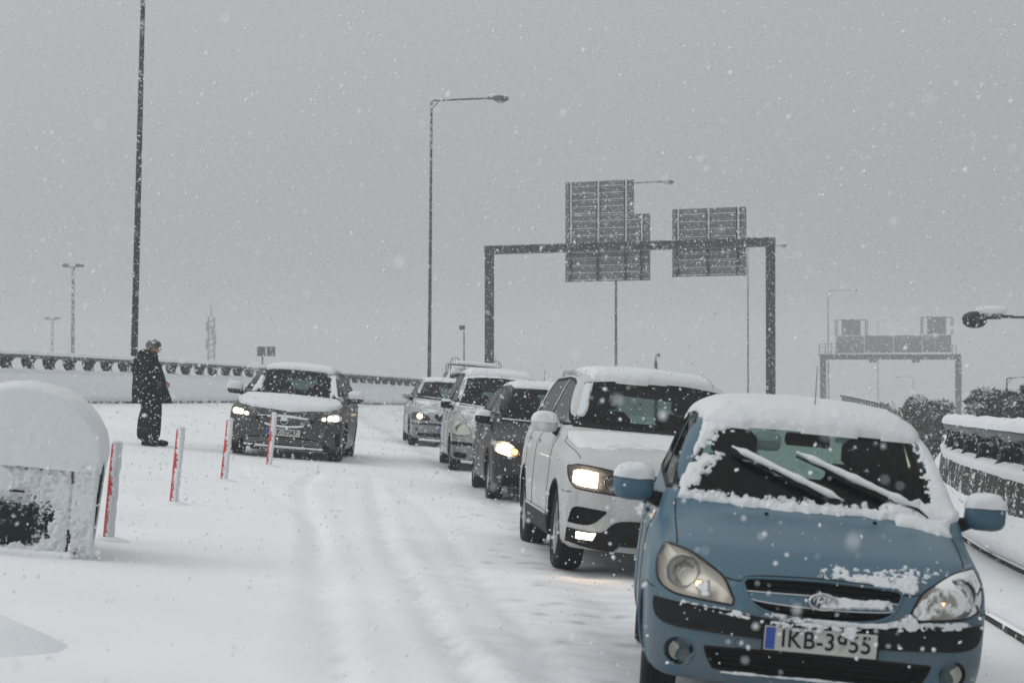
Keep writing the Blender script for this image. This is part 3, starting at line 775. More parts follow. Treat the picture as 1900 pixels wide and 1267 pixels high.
    # -- mirrors
    def mirrors(self, y, z, size, mat, reach, snow=.05, cut=.0):
        for sd in (-1, 1):
            cx = sd * reach; b = MB(); b.blob((cx, y, z), (size[0], .075, size[1]), .62)
            o = b.build('door_mirror', mat, self.root, True)
            MB().box((cx, y + .066, z), (size[0] * 1.6, .02, size[1] * 1.5), bev=.008).build('mirror_glass', M_MIRROR, o)
            arm = MB(); arm.tube([(cx - sd * size[0] * .7, y + .02, z - size[1] * .55), (sd * (float(self.B.W(z - .12)) - .06), y + .03, z - size[1] * .95)], (.032, .045), 8)
            arm.build('mirror_arm', M_BLACK, o, True)
            if snow:
                V = []; F = []; A, Bn = 26, 9
                for j in range(Bn + 1):
                    t = (math.pi / 2) * (cut + (1 - cut) * j / Bn)
                    for i in range(A):
                        a = 2 * math.pi * i / A
                        def pw(v): return math.copysign(abs(v) ** .7, v)
                        nn = .018 * float(fbm(np.array([[cx * 9 + math.cos(a) * 2, math.sin(a) * 2, t * 3]]), 1, 3, self.seed)[0])
                        th = snow * math.sin(t) ** .6
                        V.append((cx + (size[0] + .006 + nn) * pw(math.cos(t)) * pw(math.cos(a)), y + (.081 + nn) * pw(math.cos(t)) * pw(math.sin(a)), z + (size[1]) * pw(math.sin(t)) + th + nn))
                for j in range(Bn):
                    for i in range(A):
                        i2 = (i + 1) % A; F.append((j * A + i, j * A + i2, (j + 1) * A + i2, (j + 1) * A + i))
                mesh_obj('mirror_snow', V, F, M_SNOWCAP, o)
    def plate(self, z, text, x0=0., tilt=0., w=.52, h=.112, fs=None, dx=0.):
        p = self.pts('front', [(x0, z)], 0)[0]; y = p[1] - .022
        o = MB().box((x0, y, z), (w, .012, h), bev=.003).build('number_plate', M_PLATE, self.root)
        MB().box((x0 - w / 2 + .027, y - .0075, z), (.044, .002, h - .012)).build('blue_band', M_EU, o)
        MB().box((x0, y + .004, z), (w + .02, .012, h + .018), bev=.003).build('plate_holder', M_BLACK, o)
        if text:
            cu = bpy.data.curves.new('lettering', 'FONT'); cu.body = text; cu.size = fs or h * 1.02; cu.extrude = .0012; cu.align_x = 'CENTER'; cu.align_y = 'CENTER'; cu.space_character = 1.08
            cu.offset = .0012
            ft = bpy.data.objects.new('lettering', cu); COL.objects.link(ft)
            dg = bpy.context.evaluated_depsgraph_get(); me = bpy.data.meshes.new_from_object(ft.evaluated_get(dg)); bpy.data.objects.remove(ft)
            me.materials.clear(); me.materials.append(M_INK)
            l = link('lettering', me, o, (x0 + .025 + dx, y - .0085, z), (math.pi / 2, 0, 0)); l.scale = (.92, 1, 1)
        return o
    def headlight(self, low, up, bulbs, depth=.08, housing=None, lens=None):
        """low/up traced on the car's right (image left); bulbs: (x, z, radius, material, back)"""
        for sd in (1, -1):
            lo = low if sd > 0 else xsym(low); u_ = up if sd > 0 else xsym(up)
            self.holes.append(('front', outline(lo, u_, 40), 1.2))
        self._heads = getattr(self, '_heads', []) + [(low, up, bulbs, depth, housing or M_REFL, lens or M_LENS)]
    def heads(self):
        for low, up, bulbs, depth, hm, lm in getattr(self, '_heads', []):
            for sd in (1, -1):
                lo = low if sd > 0 else xsym(low); u_ = up if sd > 0 else xsym(up)
                h = self.skin('headlight', 'front', lo, u_, lm, .004, 26, 10)
                self.bowl('reflector', 'front', lo, u_, hm, depth, 24, 14, parent=h, lip=-.004)
                self.trim('headlight_rim', 'front', lo, u_, M_SEAL, .006, parent=h)
                for bx, bz, r, m, back in bulbs:
                    p = self.pts('front', [(bx * sd, bz)], 0)[0]
                    c = (p[0], p[1] + back, p[2])
                    MB().lathe([(r * 1.35, -.012), (r * 1.45, -.005), (r * 1.25, .02), (r * .6, .05), (.001, .055)], c, 'y', 24).build('lamp_bowl', M_CHROME, h, True)
                    if m: MB().blob((c[0], c[1] - .0, c[2]), (r, r * .4, r * .9), .55).build('bulb', m, h, True)
    def opening(self, name, low, up, depth=.06, mat=None, both=False, trimr=.006, trimmat=None, edge=.06):
        self._open = getattr(self, '_open', [])
        for sd in ((1, -1) if both else (1,)):
            lo = low if sd > 0 else xsym(low); u_ = up if sd > 0 else xsym(up)
            self.holes.append(('front', outline(lo, u_, 40), 1.0)); self._open.append((name, lo, u_, depth, mat or M_BLACK, trimr, trimmat or M_BLACK, edge))
    def openings(self):
        for name, lo, u_, depth, mat, tr, tm, edge in getattr(self, '_open', []):
            o = self.bowl(name, 'front', lo, u_, mat, depth, 30, 12, lip=.0, edge=edge)
            self.trim('opening_rim', 'front', lo, u_, tm, tr, parent=o)
    def bars(self, name, low, up, k, mat, back=.02, r=.006, parent=None, margin=.06, slant=None):
        a = resample(low, 30); b = resample(up, 30)
        for i in range(k):
            v = (i + 1) / (k + 1); P = a * (1 - v) + b * v; P = P[2:-2]
            p, _ = self.B.project('front', P); p[:, 1] += back
            MB().tube(p, r, 6).build(name, mat, parent or self.root, True)
    def finish(self):
        self._lip = self._lip or M_BLACK
        self.shell(); self.glaze(); self.cabin(); self.wheel_parts(); self.heads(); self.openings()

def roof_snow(car, T=.055, y0=None, y1=None, inset=.03, rag=.02, ew=.08, nm='roof_snow'):
    B = car.B; s = car.s
    y0 = y0 if y0 is not None else s['ws'][-1][1] - .02; y1 = y1 or s['rw'][-1][1] - .02
    w = float(B.Wg(s['ws'][-1][0])) - inset
    lo = [(-w + .02, y0 + .05), (-w * .5, y0 + .01), (0, y0), (w * .5, y0 + .01), (w - .02, y0 + .05)]; up = [(-w, y1), (0, y1 + .05), (w, y1)]
    return car.snow(nm, 'top', lo, up, car.edge_field(2 * w, y1 - y0, T, ew, rag, 7, .25), 90, 110)

def wiper(car, tip, base, snow=0.02, name='wiper', arm_base=None):
    """arm and blade from base to tip, points in front view"""
    P = resample([tip, base], 14); p = car.pts('front', P, .014)
    o = MB().tube(p[:11], .007, 6).build(name, M_SEAL, car.root, True)
    q = car.pts('front', P, .03); b2 = car.pts('front', [base], .006)[0]
    MB().tube(list(q[6:-1]) + [b2], .008, 6).build('wiper_arm', M_SEAL, o, True)
    if snow:
        pts = car.pts('front', resample([tip, base], 44)[:40], .034); n = fbm(pts, 14, 3, 5)
        rr = snow * (1 + .9 * n) * np.clip(np.linspace(0, 1, 40) * 8, .3, 1) * np.clip((1 - np.linspace(0, 1, 40)) * 10, .3, 1)
        pts[:, 2] += .006
        MB().tube(pts, rr, 8).build('wiper_snow', M_SNOWCAP, o, True)
    return o
# ---------------------------------------------------------------- ground
LB = [(-21, -20), (-19, 4), (-16.0, 25), (-12.0, 52), (-8.2, 78), (-5.2, 98), (-1.5, 120), (3.0, 140)]       # left barrier, roadside foot
RB = [(3.6, -20), (3.9, 4), (4.15, 17), (4.4, 21), (4.95, 26), (5.65, 31), (6.95, 38), (8.95, 48), (11.2, 60), (13, 75), (14, 95), (14.5, 120), (15, 140)]
def along(poly, y): return np.interp(y, [p[1] for p in poly], [p[0] for p in poly])
ys = [-18.]
while ys[-1] < 138: ys.append(ys[-1] + (.035 if 10 < ys[-1] < 20 else max(.045, abs(ys[-1] - 5) * .006) if 5 < ys[-1] else .6))
ys = np.array(ys)
xn = []
for y in ys:
    l, r = along(LB, y) - .25, along(RB, y) + .25
    k = np.linspace(0, 1, 260); xn.append(l + (r - l) * k)
X = np.array(xn); Y = np.repeat(ys[:, None], X.shape[1], 1)
Z = road_h(X, Y)
V = np.stack([X, Y, Z], -1).reshape(-1, 3)
me = bpy.data.meshes.new('road'); nv, nu = X.shape
idx = np.arange(nv * nu).reshape(nv, nu)
F = np.stack([idx[:-1, :-1], idx[:-1, 1:], idx[1:, 1:], idx[1:, :-1]], -1).reshape(-1, 4)
me.vertices.add(len(V)); me.vertices.foreach_set('co', V.astype(np.float32).ravel())
me.loops.add(F.size); me.loops.foreach_set('vertex_index', F.astype(np.int32).ravel())
me.polygons.add(len(F)); me.polygons.foreach_set('loop_start', np.arange(0, F.size, 4, dtype=np.int32)); me.polygons.foreach_set('loop_total', np.full(len(F), 4, np.int32))
me.polygons.foreach_set('use_smooth', [True] * len(F)); me.update(calc_edges=True)
# packed snow in the lane lets the wet road show through
m, t, b = mat_new('packed road snow'); 
tcn = N(t, 'ShaderNodeTexCoord'); b.inputs['Roughness'].default_value = .8; b.inputs['Specular IOR Level'].default_value = .25
sxn = N(t, 'ShaderNodeSeparateXYZ'); t.links.new(tcn.outputs['Object'], sxn.inputs[0])
n1 = N(t, 'ShaderNodeTexNoise', Scale=.45, Detail=5, Roughness=.6); t.links.new(tcn.outputs['Object'], n1.inputs['Vector'])
n2 = N(t, 'ShaderNodeTexNoise', Scale=26, Detail=5, Roughness=.7); t.links.new(tcn.outputs['Object'], n2.inputs['Vector'])
n3 = N(t, 'ShaderNodeTexNoise', Scale=2.6, Detail=5); t.links.new(tcn.outputs['Object'], n3.inputs['Vector'])
at = N(t, 'ShaderNodeAttribute', attribute_name='wear_shade')
w_ = mth(t, 'MULTIPLY', at.outputs['Fac'], mth(t, 'ADD', .15, mth(t, 'MULTIPLY', n3.outputs['Fac'], .9)))
f = mth(t, 'ADD', mth(t, 'MULTIPLY', w_, 1.0), mth(t, 'MULTIPLY', mth(t, 'SUBTRACT', n2.outputs['Fac'], .5), .55))
mixn = N(t, 'ShaderNodeMix', data_type='RGBA'); t.links.new(ramp(t, f, .12, 1.25), mixn.inputs[0])
mixn.inputs[6].default_value = (.83, .85, .875, 1); mixn.inputs[7].default_value = (.30, .305, .32, 1)
mix2 = N(t, 'ShaderNodeMix', data_type='RGBA', blend_type='MULTIPLY'); mix2.inputs[0].default_value = 1; t.links.new(mixn.outputs[2], mix2.inputs[6])
mr2 = N(t, 'ShaderNodeMapRange'); mr2.inputs['From Min'].default_value = .3; mr2.inputs['From Max'].default_value = .7; mr2.inputs['To Min'].default_value = .93; mr2.inputs['To Max'].default_value = 1.02
t.links.new(n1.outputs['Fac'], mr2.inputs['Value']); t.links.new(mr2.outputs[0], mix2.inputs[7]); t.links.new(mix2.outputs[2], b.inputs['Base Color'])
n4 = N(t, 'ShaderNodeTexNoise', Scale=16, Detail=8, Roughness=.7); t.links.new(tcn.outputs['Object'], n4.inputs['Vector'])
bp = N(t, 'ShaderNodeBump', Strength=.35, Distance=.012); t.links.new(mth(t, 'ADD', n4.outputs['Fac'], mth(t, 'MULTIPLY', n2.outputs['Fac'], .25)), bp.inputs['Height']); t.links.new(bp.outputs[0], b.inputs['Normal'])
me.materials.append(m)
wear_shade = np.zeros(len(V)); vx, vy = V[:, 0], V[:, 1]; lx = lane_x(vy)
pp = np.stack([vx, vy, vx * 0], -1); wob = .3 * fbm(pp, .5, 3, 77)
d = vx - lx + wob
wear_shade += .62 * np.exp(-(d / 1.35) ** 4)
wear_shade += .30 * np.exp(-((d + 2.0) / .75) ** 2) * np.clip((30 - vy) / 10, 0, 1)
for s in (-.75, .75): wear_shade += .35 * np.exp(-((vx - lx - s) / .22) ** 2)
for T in TRACKS[1:2]:
    tx = np.interp(vy, [p[1] for p in T], [p[0] for p in T]); wear_shade += .3 * np.exp(-((vx - tx - .4) / .35) ** 2) * np.clip((22 - vy) / 6, 0, 1)
for i_, T in enumerate(TRACKS):  # tracks: greyer packed snow, plus darkening painted in for the shade ruts lack
    tx = np.interp(vy, [p[1] for p in T], [p[0] for p in T]) - .14 * (vnoise(np.stack([vy * .16, vx * 0, vx * 0], -1), 3) - .5)
    wear_shade += (.42, .40, .22, .26)[i_] * np.exp(-((vx - tx) / .06) ** 2) * (vy > T[0][1]) * (vy < T[-1][1]) * np.clip(.8 + 1.2 * fbm(pp, .7, 2, 60 + i_), 0, 1.3)
# footprints and scuffs along the queue
rng = np.random.RandomState(5)
for k in range(34):
    fy = rng.uniform(11, 26); fx = np.interp(fy, [11, 26], [.75, -.55]) + rng.normal(0, .22) 
    wear_shade += .75 * np.exp(-((vx - fx) / .055) ** 2 - ((vy - fy) / .10) ** 2)
wear_shade += .45 * np.exp(-((vx + 2.0) / 2.0) ** 2 - ((vy - 38.6) / 1.3) ** 2) * (vx > -2.7)
wear_shade = np.clip(wear_shade + .12 * fbm(pp, .8, 4, 13), 0, 1.3)
a = me.attributes.new('wear_shade', 'FLOAT', 'POINT'); a.data.foreach_set('value', wear_shade.astype(np.float32))
road = bpy.data.objects.new('road', me); COL.objects.link(road); tag(road, kind='structure')

# deck underside and edges of the flyover
Vd = []; Fd = []
yy = np.linspace(-18, 138, 60)
for y in yy:
    l, r = along(LB, y) - .45, along(RB, y) + .5
    Vd += [(l, y, float(bank_z(l)) - .06), (l, y, float(bank_z(l)) - 1.5), (r, y, float(bank_z(r)) - 1.5), (r, y, float(bank_z(r)) - .06)]
for i in range(len(yy) - 1):
    for k in range(3): Fd.append((i * 4 + k, i * 4 + k + 1, i * 4 + 5 + k, i * 4 + 4 + k))
n_ = len(Vd) - 4; Fd += [(0, 1, 2, 3), (n_ + 3, n_ + 2, n_ + 1, n_)]
tag(mesh_obj('bridge_deck', Vd, Fd, M_CONC, smooth=False), kind='structure')
for i, y in enumerate((10., 60., 110.)):
    x = (along(LB, y) + along(RB, y)) / 2
    tag(MB().box((x, y, -5.9), (3, 1.6, 8.6 + float(bank_z(x)) * 0), bev=.2).build('bridge_pier', M_CONC), ('nearest', 'middle', 'farthest')[i] + ' concrete pier holding up the flyover deck, below the road', 'pier', 'piers under the flyover')

# low country below the flyover
gx = np.concatenate([-np.geomspace(700, 4, 60), np.geomspace(4, 700, 60)]); gy = np.concatenate([-np.geomspace(60, 5, 12), np.geomspace(5, 740, 120)])
GX, GY = np.meshgrid(gx, gy); GZ = -10 + 1.4 * fbm(np.stack([GX, GY, GX * 0], -1), .012, 4, 3)
tag(mesh_obj('ground', np.stack([GX, GY, GZ], -1).reshape(-1, 3), grid_faces(*GX.shape), snow_mat('field snow', 1.2, .3, .2, dirt=.12)), kind='structure')

# step of dark kerb in front of the right-hand barrier
def ribbon(path, prof, closed=True):
    """sweep a cross-section (offset to the outside, height) along a ground path"""
    V = []; P = np.array(path, float); n = len(prof)
    for i in range(len(P)):
        t = P[min(i + 1, len(P) - 1)] - P[max(i - 1, 0)]; t /= np.linalg.norm(t); nrm = np.array([t[1], -t[0]])
        for o, h in prof:
            q = P[i] + nrm * o; V.append((q[0], q[1], float(bank_z(P[i][0])) + h))
    F = [(i * n + k, i * n + (k + 1) % n, (i + 1) * n + (k + 1) % n, (i + 1) * n + k) for i in range(len(P) - 1) for k in range(n if closed else n - 1)]
    if closed: m = (len(P) - 1) * n; F += [tuple(range(n))[::-1], tuple(m + k for k in range(n))]
    return V, F
def path_of(poly, y0, y1, step, off=0.):
    y = np.arange(y0, y1 + 1e-6, step); P = np.stack([along(poly, y), y], -1)
    k = np.ones(5) / 5
    if len(P) > 12:
        px = np.convolve(np.pad(P[:, 0], 2, 'edge'), k, 'valid'); P[:, 0] = px
    if off:
        t = np.gradient(P, axis=0); t /= np.linalg.norm(t, axis=1, keepdims=True); P = P + np.stack([t[:, 1], -t[:, 0]], -1) * off
    return P
kp = path_of(RB, 2, 60, 1.0, -.62)
V, F = ribbon(kp, [(-.02, -.02), (-.02, .06), (.0, .07), (.14, .07), (.14, -.02)]); tag(mesh_obj('kerb', V, F, M_DARKBASE, smooth=False), kind='structure')
V, F = ribbon(kp, [(.01, .055), (.03, .11), (.10, .165), (.25, .20), (.60, .20), (.60, .1)]); 
tag(mesh_obj('pavement_snow', V, F, M_SNOW), kind='structure')

# ---------------------------------------------------------------- barriers
def build_barrier(name, label, poly, y0, y1, side, conc, near_y, snow_T=.05, fh=.055, dz=0., rr=.075, gap=1.5, fl_=.015, pl=.07):
    """side=+1: outside is to the right"""
    root = thing(name, label, 'barrier', loc=(0, 0, 0))
    P = path_of(poly, y0, y1, .5); sg = side
    def rib(nm, prof, mat, sm=False, par=None, Pp=P):
        V, F = ribbon(Pp, [(o * sg, h + dz) for o, h in prof]); return mesh_obj(nm, V, F, mat, par or root, sm)
    rib('parapet_foot', [(.0, -.3), (.0, fh), (.03, fh + .015), (.5, .07), (.5, -.3)], M_DARKBASE)
    rib('parapet', [(.02, .07), (.19, .33), (.25, .78), (.27, .80), (.48, .80), (.50, .78), (.50, .07)], conc)
    # snow on the sloping toe and along the top
    Pn = path_of(poly, y0, y1, .12 if side > 0 else .3)
    def bank(nm, base, T, seed, par):
        V = []; n = len(base)
        for i in range(len(Pn)):
            a = Pn[max(i - 1, 0)]; b_ = Pn[min(i + 1, len(Pn) - 1)]; tt = b_ - a; tt /= np.linalg.norm(tt); nr = np.array([tt[1], -tt[0]]) * sg
            nz = fbm(np.array([[Pn[i][0], Pn[i][1], seed * 1.]]), 1.6, 4, seed)[0]; n2 = fbm(np.array([[Pn[i][0], Pn[i][1], seed * 2.]]), 6, 3, seed)[0]
            for j, (o, h, go, gh) in enumerate(base):
                k = 1 + 1.0 * nz + .6 * n2; q = Pn[i] + nr * (o + go * T * k); V.append((q[0], q[1], float(bank_z(Pn[i][0])) + dz + h + gh * T * k))
        F = [(i * n + k, i * n + k + 1, (i + 1) * n + k + 1, (i + 1) * n + k) for i in range(len(Pn) - 1) for k in range(n - 1)]
        return mesh_obj(nm, V, F, M_SNOW, par)
    bank('toe_snow', [(.02, fh + .012, .1, -.1), (.01, fh + .04, -.7, .2), (.08, .22, -.9, .5), (.17, .345, -.5, .8), (.205, .40, 0, .7)], .045, 3, root)
    bank('parapet_snow', [(.245, .765, 0, -.6), (.245, .80, -.5, .2), (.27, .81, -.3, .8), (.36, .81, 0, 1.4), (.46, .81, .3, .9), (.505, .79, .4, 0)], .04, 5, root)
    ring = [(.37 + (rr + .01) * math.cos(a), 1.17 + rr * math.sin(a)) for a in np.linspace(0, 2 * math.pi, 14, endpoint=False)]
    rail = rib('rail', ring, M_RAIL, True)
    bank('rail_snow', [(.37 + (rr + .013) * math.cos(a), 1.17 + (rr + .003) * math.sin(a), .3 * math.cos(a), 1.25 * max(0, math.sin(a)) ** .7) for a in np.linspace(math.pi * .96, math.pi * .08, 9)], snow_T, 9, rail)
    # curved brackets, each a pair of plates
    def fin_mesh():
        b = MB(); yz = []
        for t in np.linspace(0, 1, 9):
            c_ = math.sin(t * math.pi) * .10                      # bulges to the outside
            yz.append((.26 + c_, 1.12 - t * .33, .26 - .15 * t + .05 * (2 * t - 1) ** 2))
        for s0 in (-pl, pl):
            V = []; F = []
            for (o, h, w) in yz:
                for dy in (-.014, .014): V += [(o * sg, s0 + dy, h), ((o + w) * sg, s0 + dy, h)]
            for i in range(8):
                a = i * 4; F += [(a, a + 1, a + 5, a + 4), (a + 2, a + 6, a + 7, a + 3), (a, a + 4, a + 6, a + 2), (a + 1, a + 3, a + 7, a + 5)]
            b.add(V, F)
        fl = [((o + w) * sg, h) for o, h, w in yz]; fi = [(o * sg, h) for o, h, w in yz]
        for e_, dd in ((fl, fl_), (fi, -fl_)):
            V = []; F = []
            for (x_, h) in e_:
                for s1 in (-pl - .05, pl + .05): V += [(x_, s1, h), (x_ + dd * sg, s1, h)]
            for i in range(8): a = i * 4; F += [(a, a + 2, a + 6, a + 4), (a + 1, a + 5, a + 7, a + 3), (a, a + 4, a + 5, a + 1), (a + 2, a + 3, a + 7, a + 6)]
            b.add(V, F)
        b.box((.37 * sg, 0, .805), (.16, .3, .02)); b.box((.37 * sg, 0, 1.09), (.1, .24, .03))
        return b
    me0 = None
    y = y0 + .4; seg = []; s_acc = 0
    L_ = np.concatenate([[0], np.cumsum(np.linalg.norm(np.diff(P, axis=0), axis=1))]); pos = np.arange(.6, L_[-1], gap)
    for s_ in pos:
        x_, y_ = np.interp(s_, L_, P[:, 0]), np.interp(s_, L_, P[:, 1]); x2, y2 = np.interp(s_ + .3, L_, P[:, 0]), np.interp(s_ + .3, L_, P[:, 1])
        rz = -math.atan2(x2 - x_, y2 - y_)
        if y_ < near_y: continue
        if me0 is None: o = fin_mesh().build('rail_bracket', M_FIN, root); me0 = o.data
        else: o = link('rail_bracket', me0, root)
        o.location = (x_, y_, float(bank_z(x_)) + dz); o.rotation_euler = (0, 0, rz)
    return root
build_barrier('crash_barrier', 'snow-plastered concrete crash barrier with bracketed top rail curving across the left background', LB, 12, 132, -1, M_CONC_LEFT, 30, .075, .055, 0., .055)
build_barrier('crash_barrier', 'dark-railed concrete crash barrier beside the blue hatchback at the right edge', RB, 4, 60, 1, M_CONC_R, 10, .045, .085, .2, .088, 2.3, .028, .05)

# ---------------------------------------------------------------- street lamps
def lamp(x, y, h, arm=3.0, side=1, base=None, label='', r=.075, tilt=0., group='street lamps along the flyover', name='street_lamp', armrise=.12):
    z0 = float(bank_z(x)) if base is None else base
    root = thing(name, label, 'street lamp', loc=(x, y, z0), group=group); root.rotation_euler = (0, tilt, 0)
    hh = h - z0
    MB().tube([(0, 0, -.3), (0, 0, hh * .5), (0, 0, hh)], (r * 1.25, r, r * .7), 10).build('pole', M_DARKSTEEL, root, True)
    MB().box((0, 0, .02), (.4, .4, .05)).build('base_plate', M_DARKSTEEL, root)
    a = MB(); a.tube([(0, 0, hh - .05), (side * .1, 0, hh), (side * arm, 0, hh + armrise)], .04, 8); a.tube([(0, 0, hh - .4), (side * .35, 0, hh)], .022, 6); a.build('arm', M_DARKSTEEL, root, True)
    head = MB(); hx = side * arm
    head.box((hx + side * .12, 0, hh + armrise + .03), (.42, .24, .17), (0, 0, 0), .05); head.blob((hx + side * .5, 0, hh + armrise + .0), (.36, .17, .16), .8, (16, 10))
    o = head.build('lamp_head', M_STEEL, root, True)
    MB().blob((hx + side * .48, 0, hh + armrise - .08), (.24, .13, .15), .9, (14, 8)).build('lamp_lens', simple('lamp bowl', (.3, .3, .29), .3), o, True)
    MB().blob((hx + side * .2, 0, hh + armrise + .13), (.30, .12, .05), .8, (14, 8)).build('head_snow', M_SNOW, root, True)
    return root
def lampy(px, Y): return (px - 950) / 4200 * Y
lamp(lampy(247, 66), 66, 14.6, 3.0, 1, None, 'thick lamp pole behind the standing person, running out of the top of the photo', .085, .022)
lamp(lampy(796, 101), 101, 14.0, 2.6, 1, None, 'tall complete street lamp left of the sign gantry, its arm pointing right', .07, .008)
lamp(lampy(1143, 146), 146, 14.2, 2.9, 1, -2, 'street lamp rising behind the tallest sign panel, its head beside the panel', .08, 0)
lamp(lampy(1388, 215), 215, 14.2, 2.9, 1, -3, 'street lamp just inside the right leg of the near gantry', .08, 0)
lamp(lampy(1537, 326), 326, 14.4, 3.4, 1, -6, 'faint street lamp behind the left leg of the far gantry', .11, 0)
lamp(lampy(1629, 490), 490, 14.4, 4.0, 1, -8, 'faintest street lamp, seen above the middle of the far gantry', .14, 0)
lamp(lampy(1695, 420), 420, 2.2, 2.4, -1, -9, 'faint low street lamp under the far gantry, its arm pointing left', .12, 0, armrise=0)
lamp(lampy(1868, 150), 150, 1.65, 1.6, 1, -9, 'low street lamp at the right edge above the bushes', .07, 0)
# close lamp whose head comes in from the right
root = thing('street_lamp', 'dark lamp head with a cap of snow reaching in from the right edge', 'street lamp', loc=(12.15, 48, -9.6))
MB().tube([(0, 0, -.4), (0, 0, 12.4)], (.12, .07), 10).build('pole', M_DARKSTEEL, root, True)
MB().tube([(0, 0, 12.4), (-1.75, 0, 12.45)], .035, 8).build('arm', M_STEEL, root, True)
h_ = MB(); h_.box((-1.98, 0, 12.46), (.46, .20, .14), None, .05); h_.build('lamp_head', M_STEEL, root, True)
MB().blob((-2.34, 0, 12.38), (.27, .16, .18), .9, (20, 12)).build('lamp_lens', simple('dark lamp bowl', (.02, .02, .022), .3, 0, snow=(-.95, .8, .2, 20, 3)), root, True)
MB().blob((-1.98, 0, 12.58), (.33, .13, .09), .6, (20, 10)).build('head_snow', M_SNOW, root, True)

# masts with cross heads
def floodmast(px, Y, top, label, w, arms=3):
    root = thing('floodlight_mast', label, 'light mast', loc=(lampy(px, Y), Y, -10), group='floodlight masts in the left distance'); hh = top + 10
    MB().tube([(0, 0, 0), (0, 0, hh)], (.22, .12), 8).build('pole', M_STEEL, root, True)
    b = MB()
    for a in (.3, 2.4, 3.6, 5.4): b.tube([(0, 0, hh - .2), (w * math.cos(a), w * .5 * math.sin(a), hh + .1)], .05, 5)
    b.build('cross_arm', M_STEEL, root)
    for a in (.3, 2.4, 3.6, 5.4):
        MB().box((w * math.cos(a), w * .5 * math.sin(a), hh + .05), (w * .55, .3, .28), (0, .12 * math.cos(a), 0), .05).build('floodlight', M_STEEL, root)
floodmast(135, 190, 11.1, 'nearer and taller of the two floodlight masts above the left barrier', .72)
floodmast(97, 260, 8.6, 'smaller and fainter floodlight mast at the left', .75)

# lattice tower
TY = 380; root = thing('telecom_tower', 'faint lattice antenna tower in the fog right of the standing person', 'antenna tower', loc=(lampy(392, TY), TY, -10))
b = MB(); H = 22.2; w0 = .62
for sx_ in (-1, 1):
    for sy_ in (-1, 1): b.tube([(sx_ * w0, sy_ * w0, 0), (sx_ * w0 * .75, sy_ * w0 * .75, H)], .10, 5)
k = 0; z = 0
while z < H - 1:
    for sy_ in (-1, 1): b.tube([(-w0, sy_ * w0, z), (w0, sy_ * w0, z + 1)], .05, 4); b.tube([(w0, sy_ * w0, z), (-w0, sy_ * w0, z + 1)], .05, 4)
    z += 1
b.build('lattice', M_STEEL, root)
for zz, xx in ((17.6, -.75), (18.4, .75), (20.5, -.7), (21.3, .55), (19.6, 0.2)): MB().box((xx, -.5, zz), (.28, .2, 1.7), None, .04).build('antenna_panel', M_STEEL, root)
MB().tube([(0, 0, H), (0, 0, H + 2.3)], (.12, .05), 5).build('mast_tip', M_STEEL, root)

# small signs and posts beyond the barrier
Y = 112; root = thing('small_sign', 'pair of small square sign boards on one thin post above the dark grey hatchback', 'sign', loc=(lampy(487, Y), Y, -4))
MB().tube([(0, 0, 0), (0, 0, 7.15)], .035, 6).build('post', M_STEEL, root)
for x0 in (-.06, .42): MB().box((x0, 0, 6.95), (.42, .03, .44)).build('sign_board', M_SIGN, root); MB().box((x0, -.02, 6.72), (.44, .06, .04)).build('board_bracket', M_STEEL, root)
Y = 118; root = thing('camera_post', 'thin post with a small boxy camera head between the lamp and the gantry leg', 'camera post', loc=(lampy(861, Y), Y, -4))
MB().tube([(0, 0, 0), (0, 0, 8.3)], .035, 6).build('post', M_STEEL, root); MB().box((-.1, 0, 8.25), (.3, .25, .24), None, .03).build('camera_head', M_DARKSTEEL, root)
Y = 130; root = thing('detector_post', 'short dark post with a device on top behind the white SUV roof', 'post', loc=(lampy(1217, Y), Y, -4))
MB().tube([(0, 0, 0), (0, 0, 6.6)], .09, 8).build('post', M_DARKSTEEL, root); q_ = MB(); q_.tube([(0, 0, 6.5), (0, 0, 6.95), (.15, 0, 7.0)], .04, 6); q_.box((.17, 0, 6.95), (.12, .12, .2)); q_.build('device', M_DARKSTEEL, root)

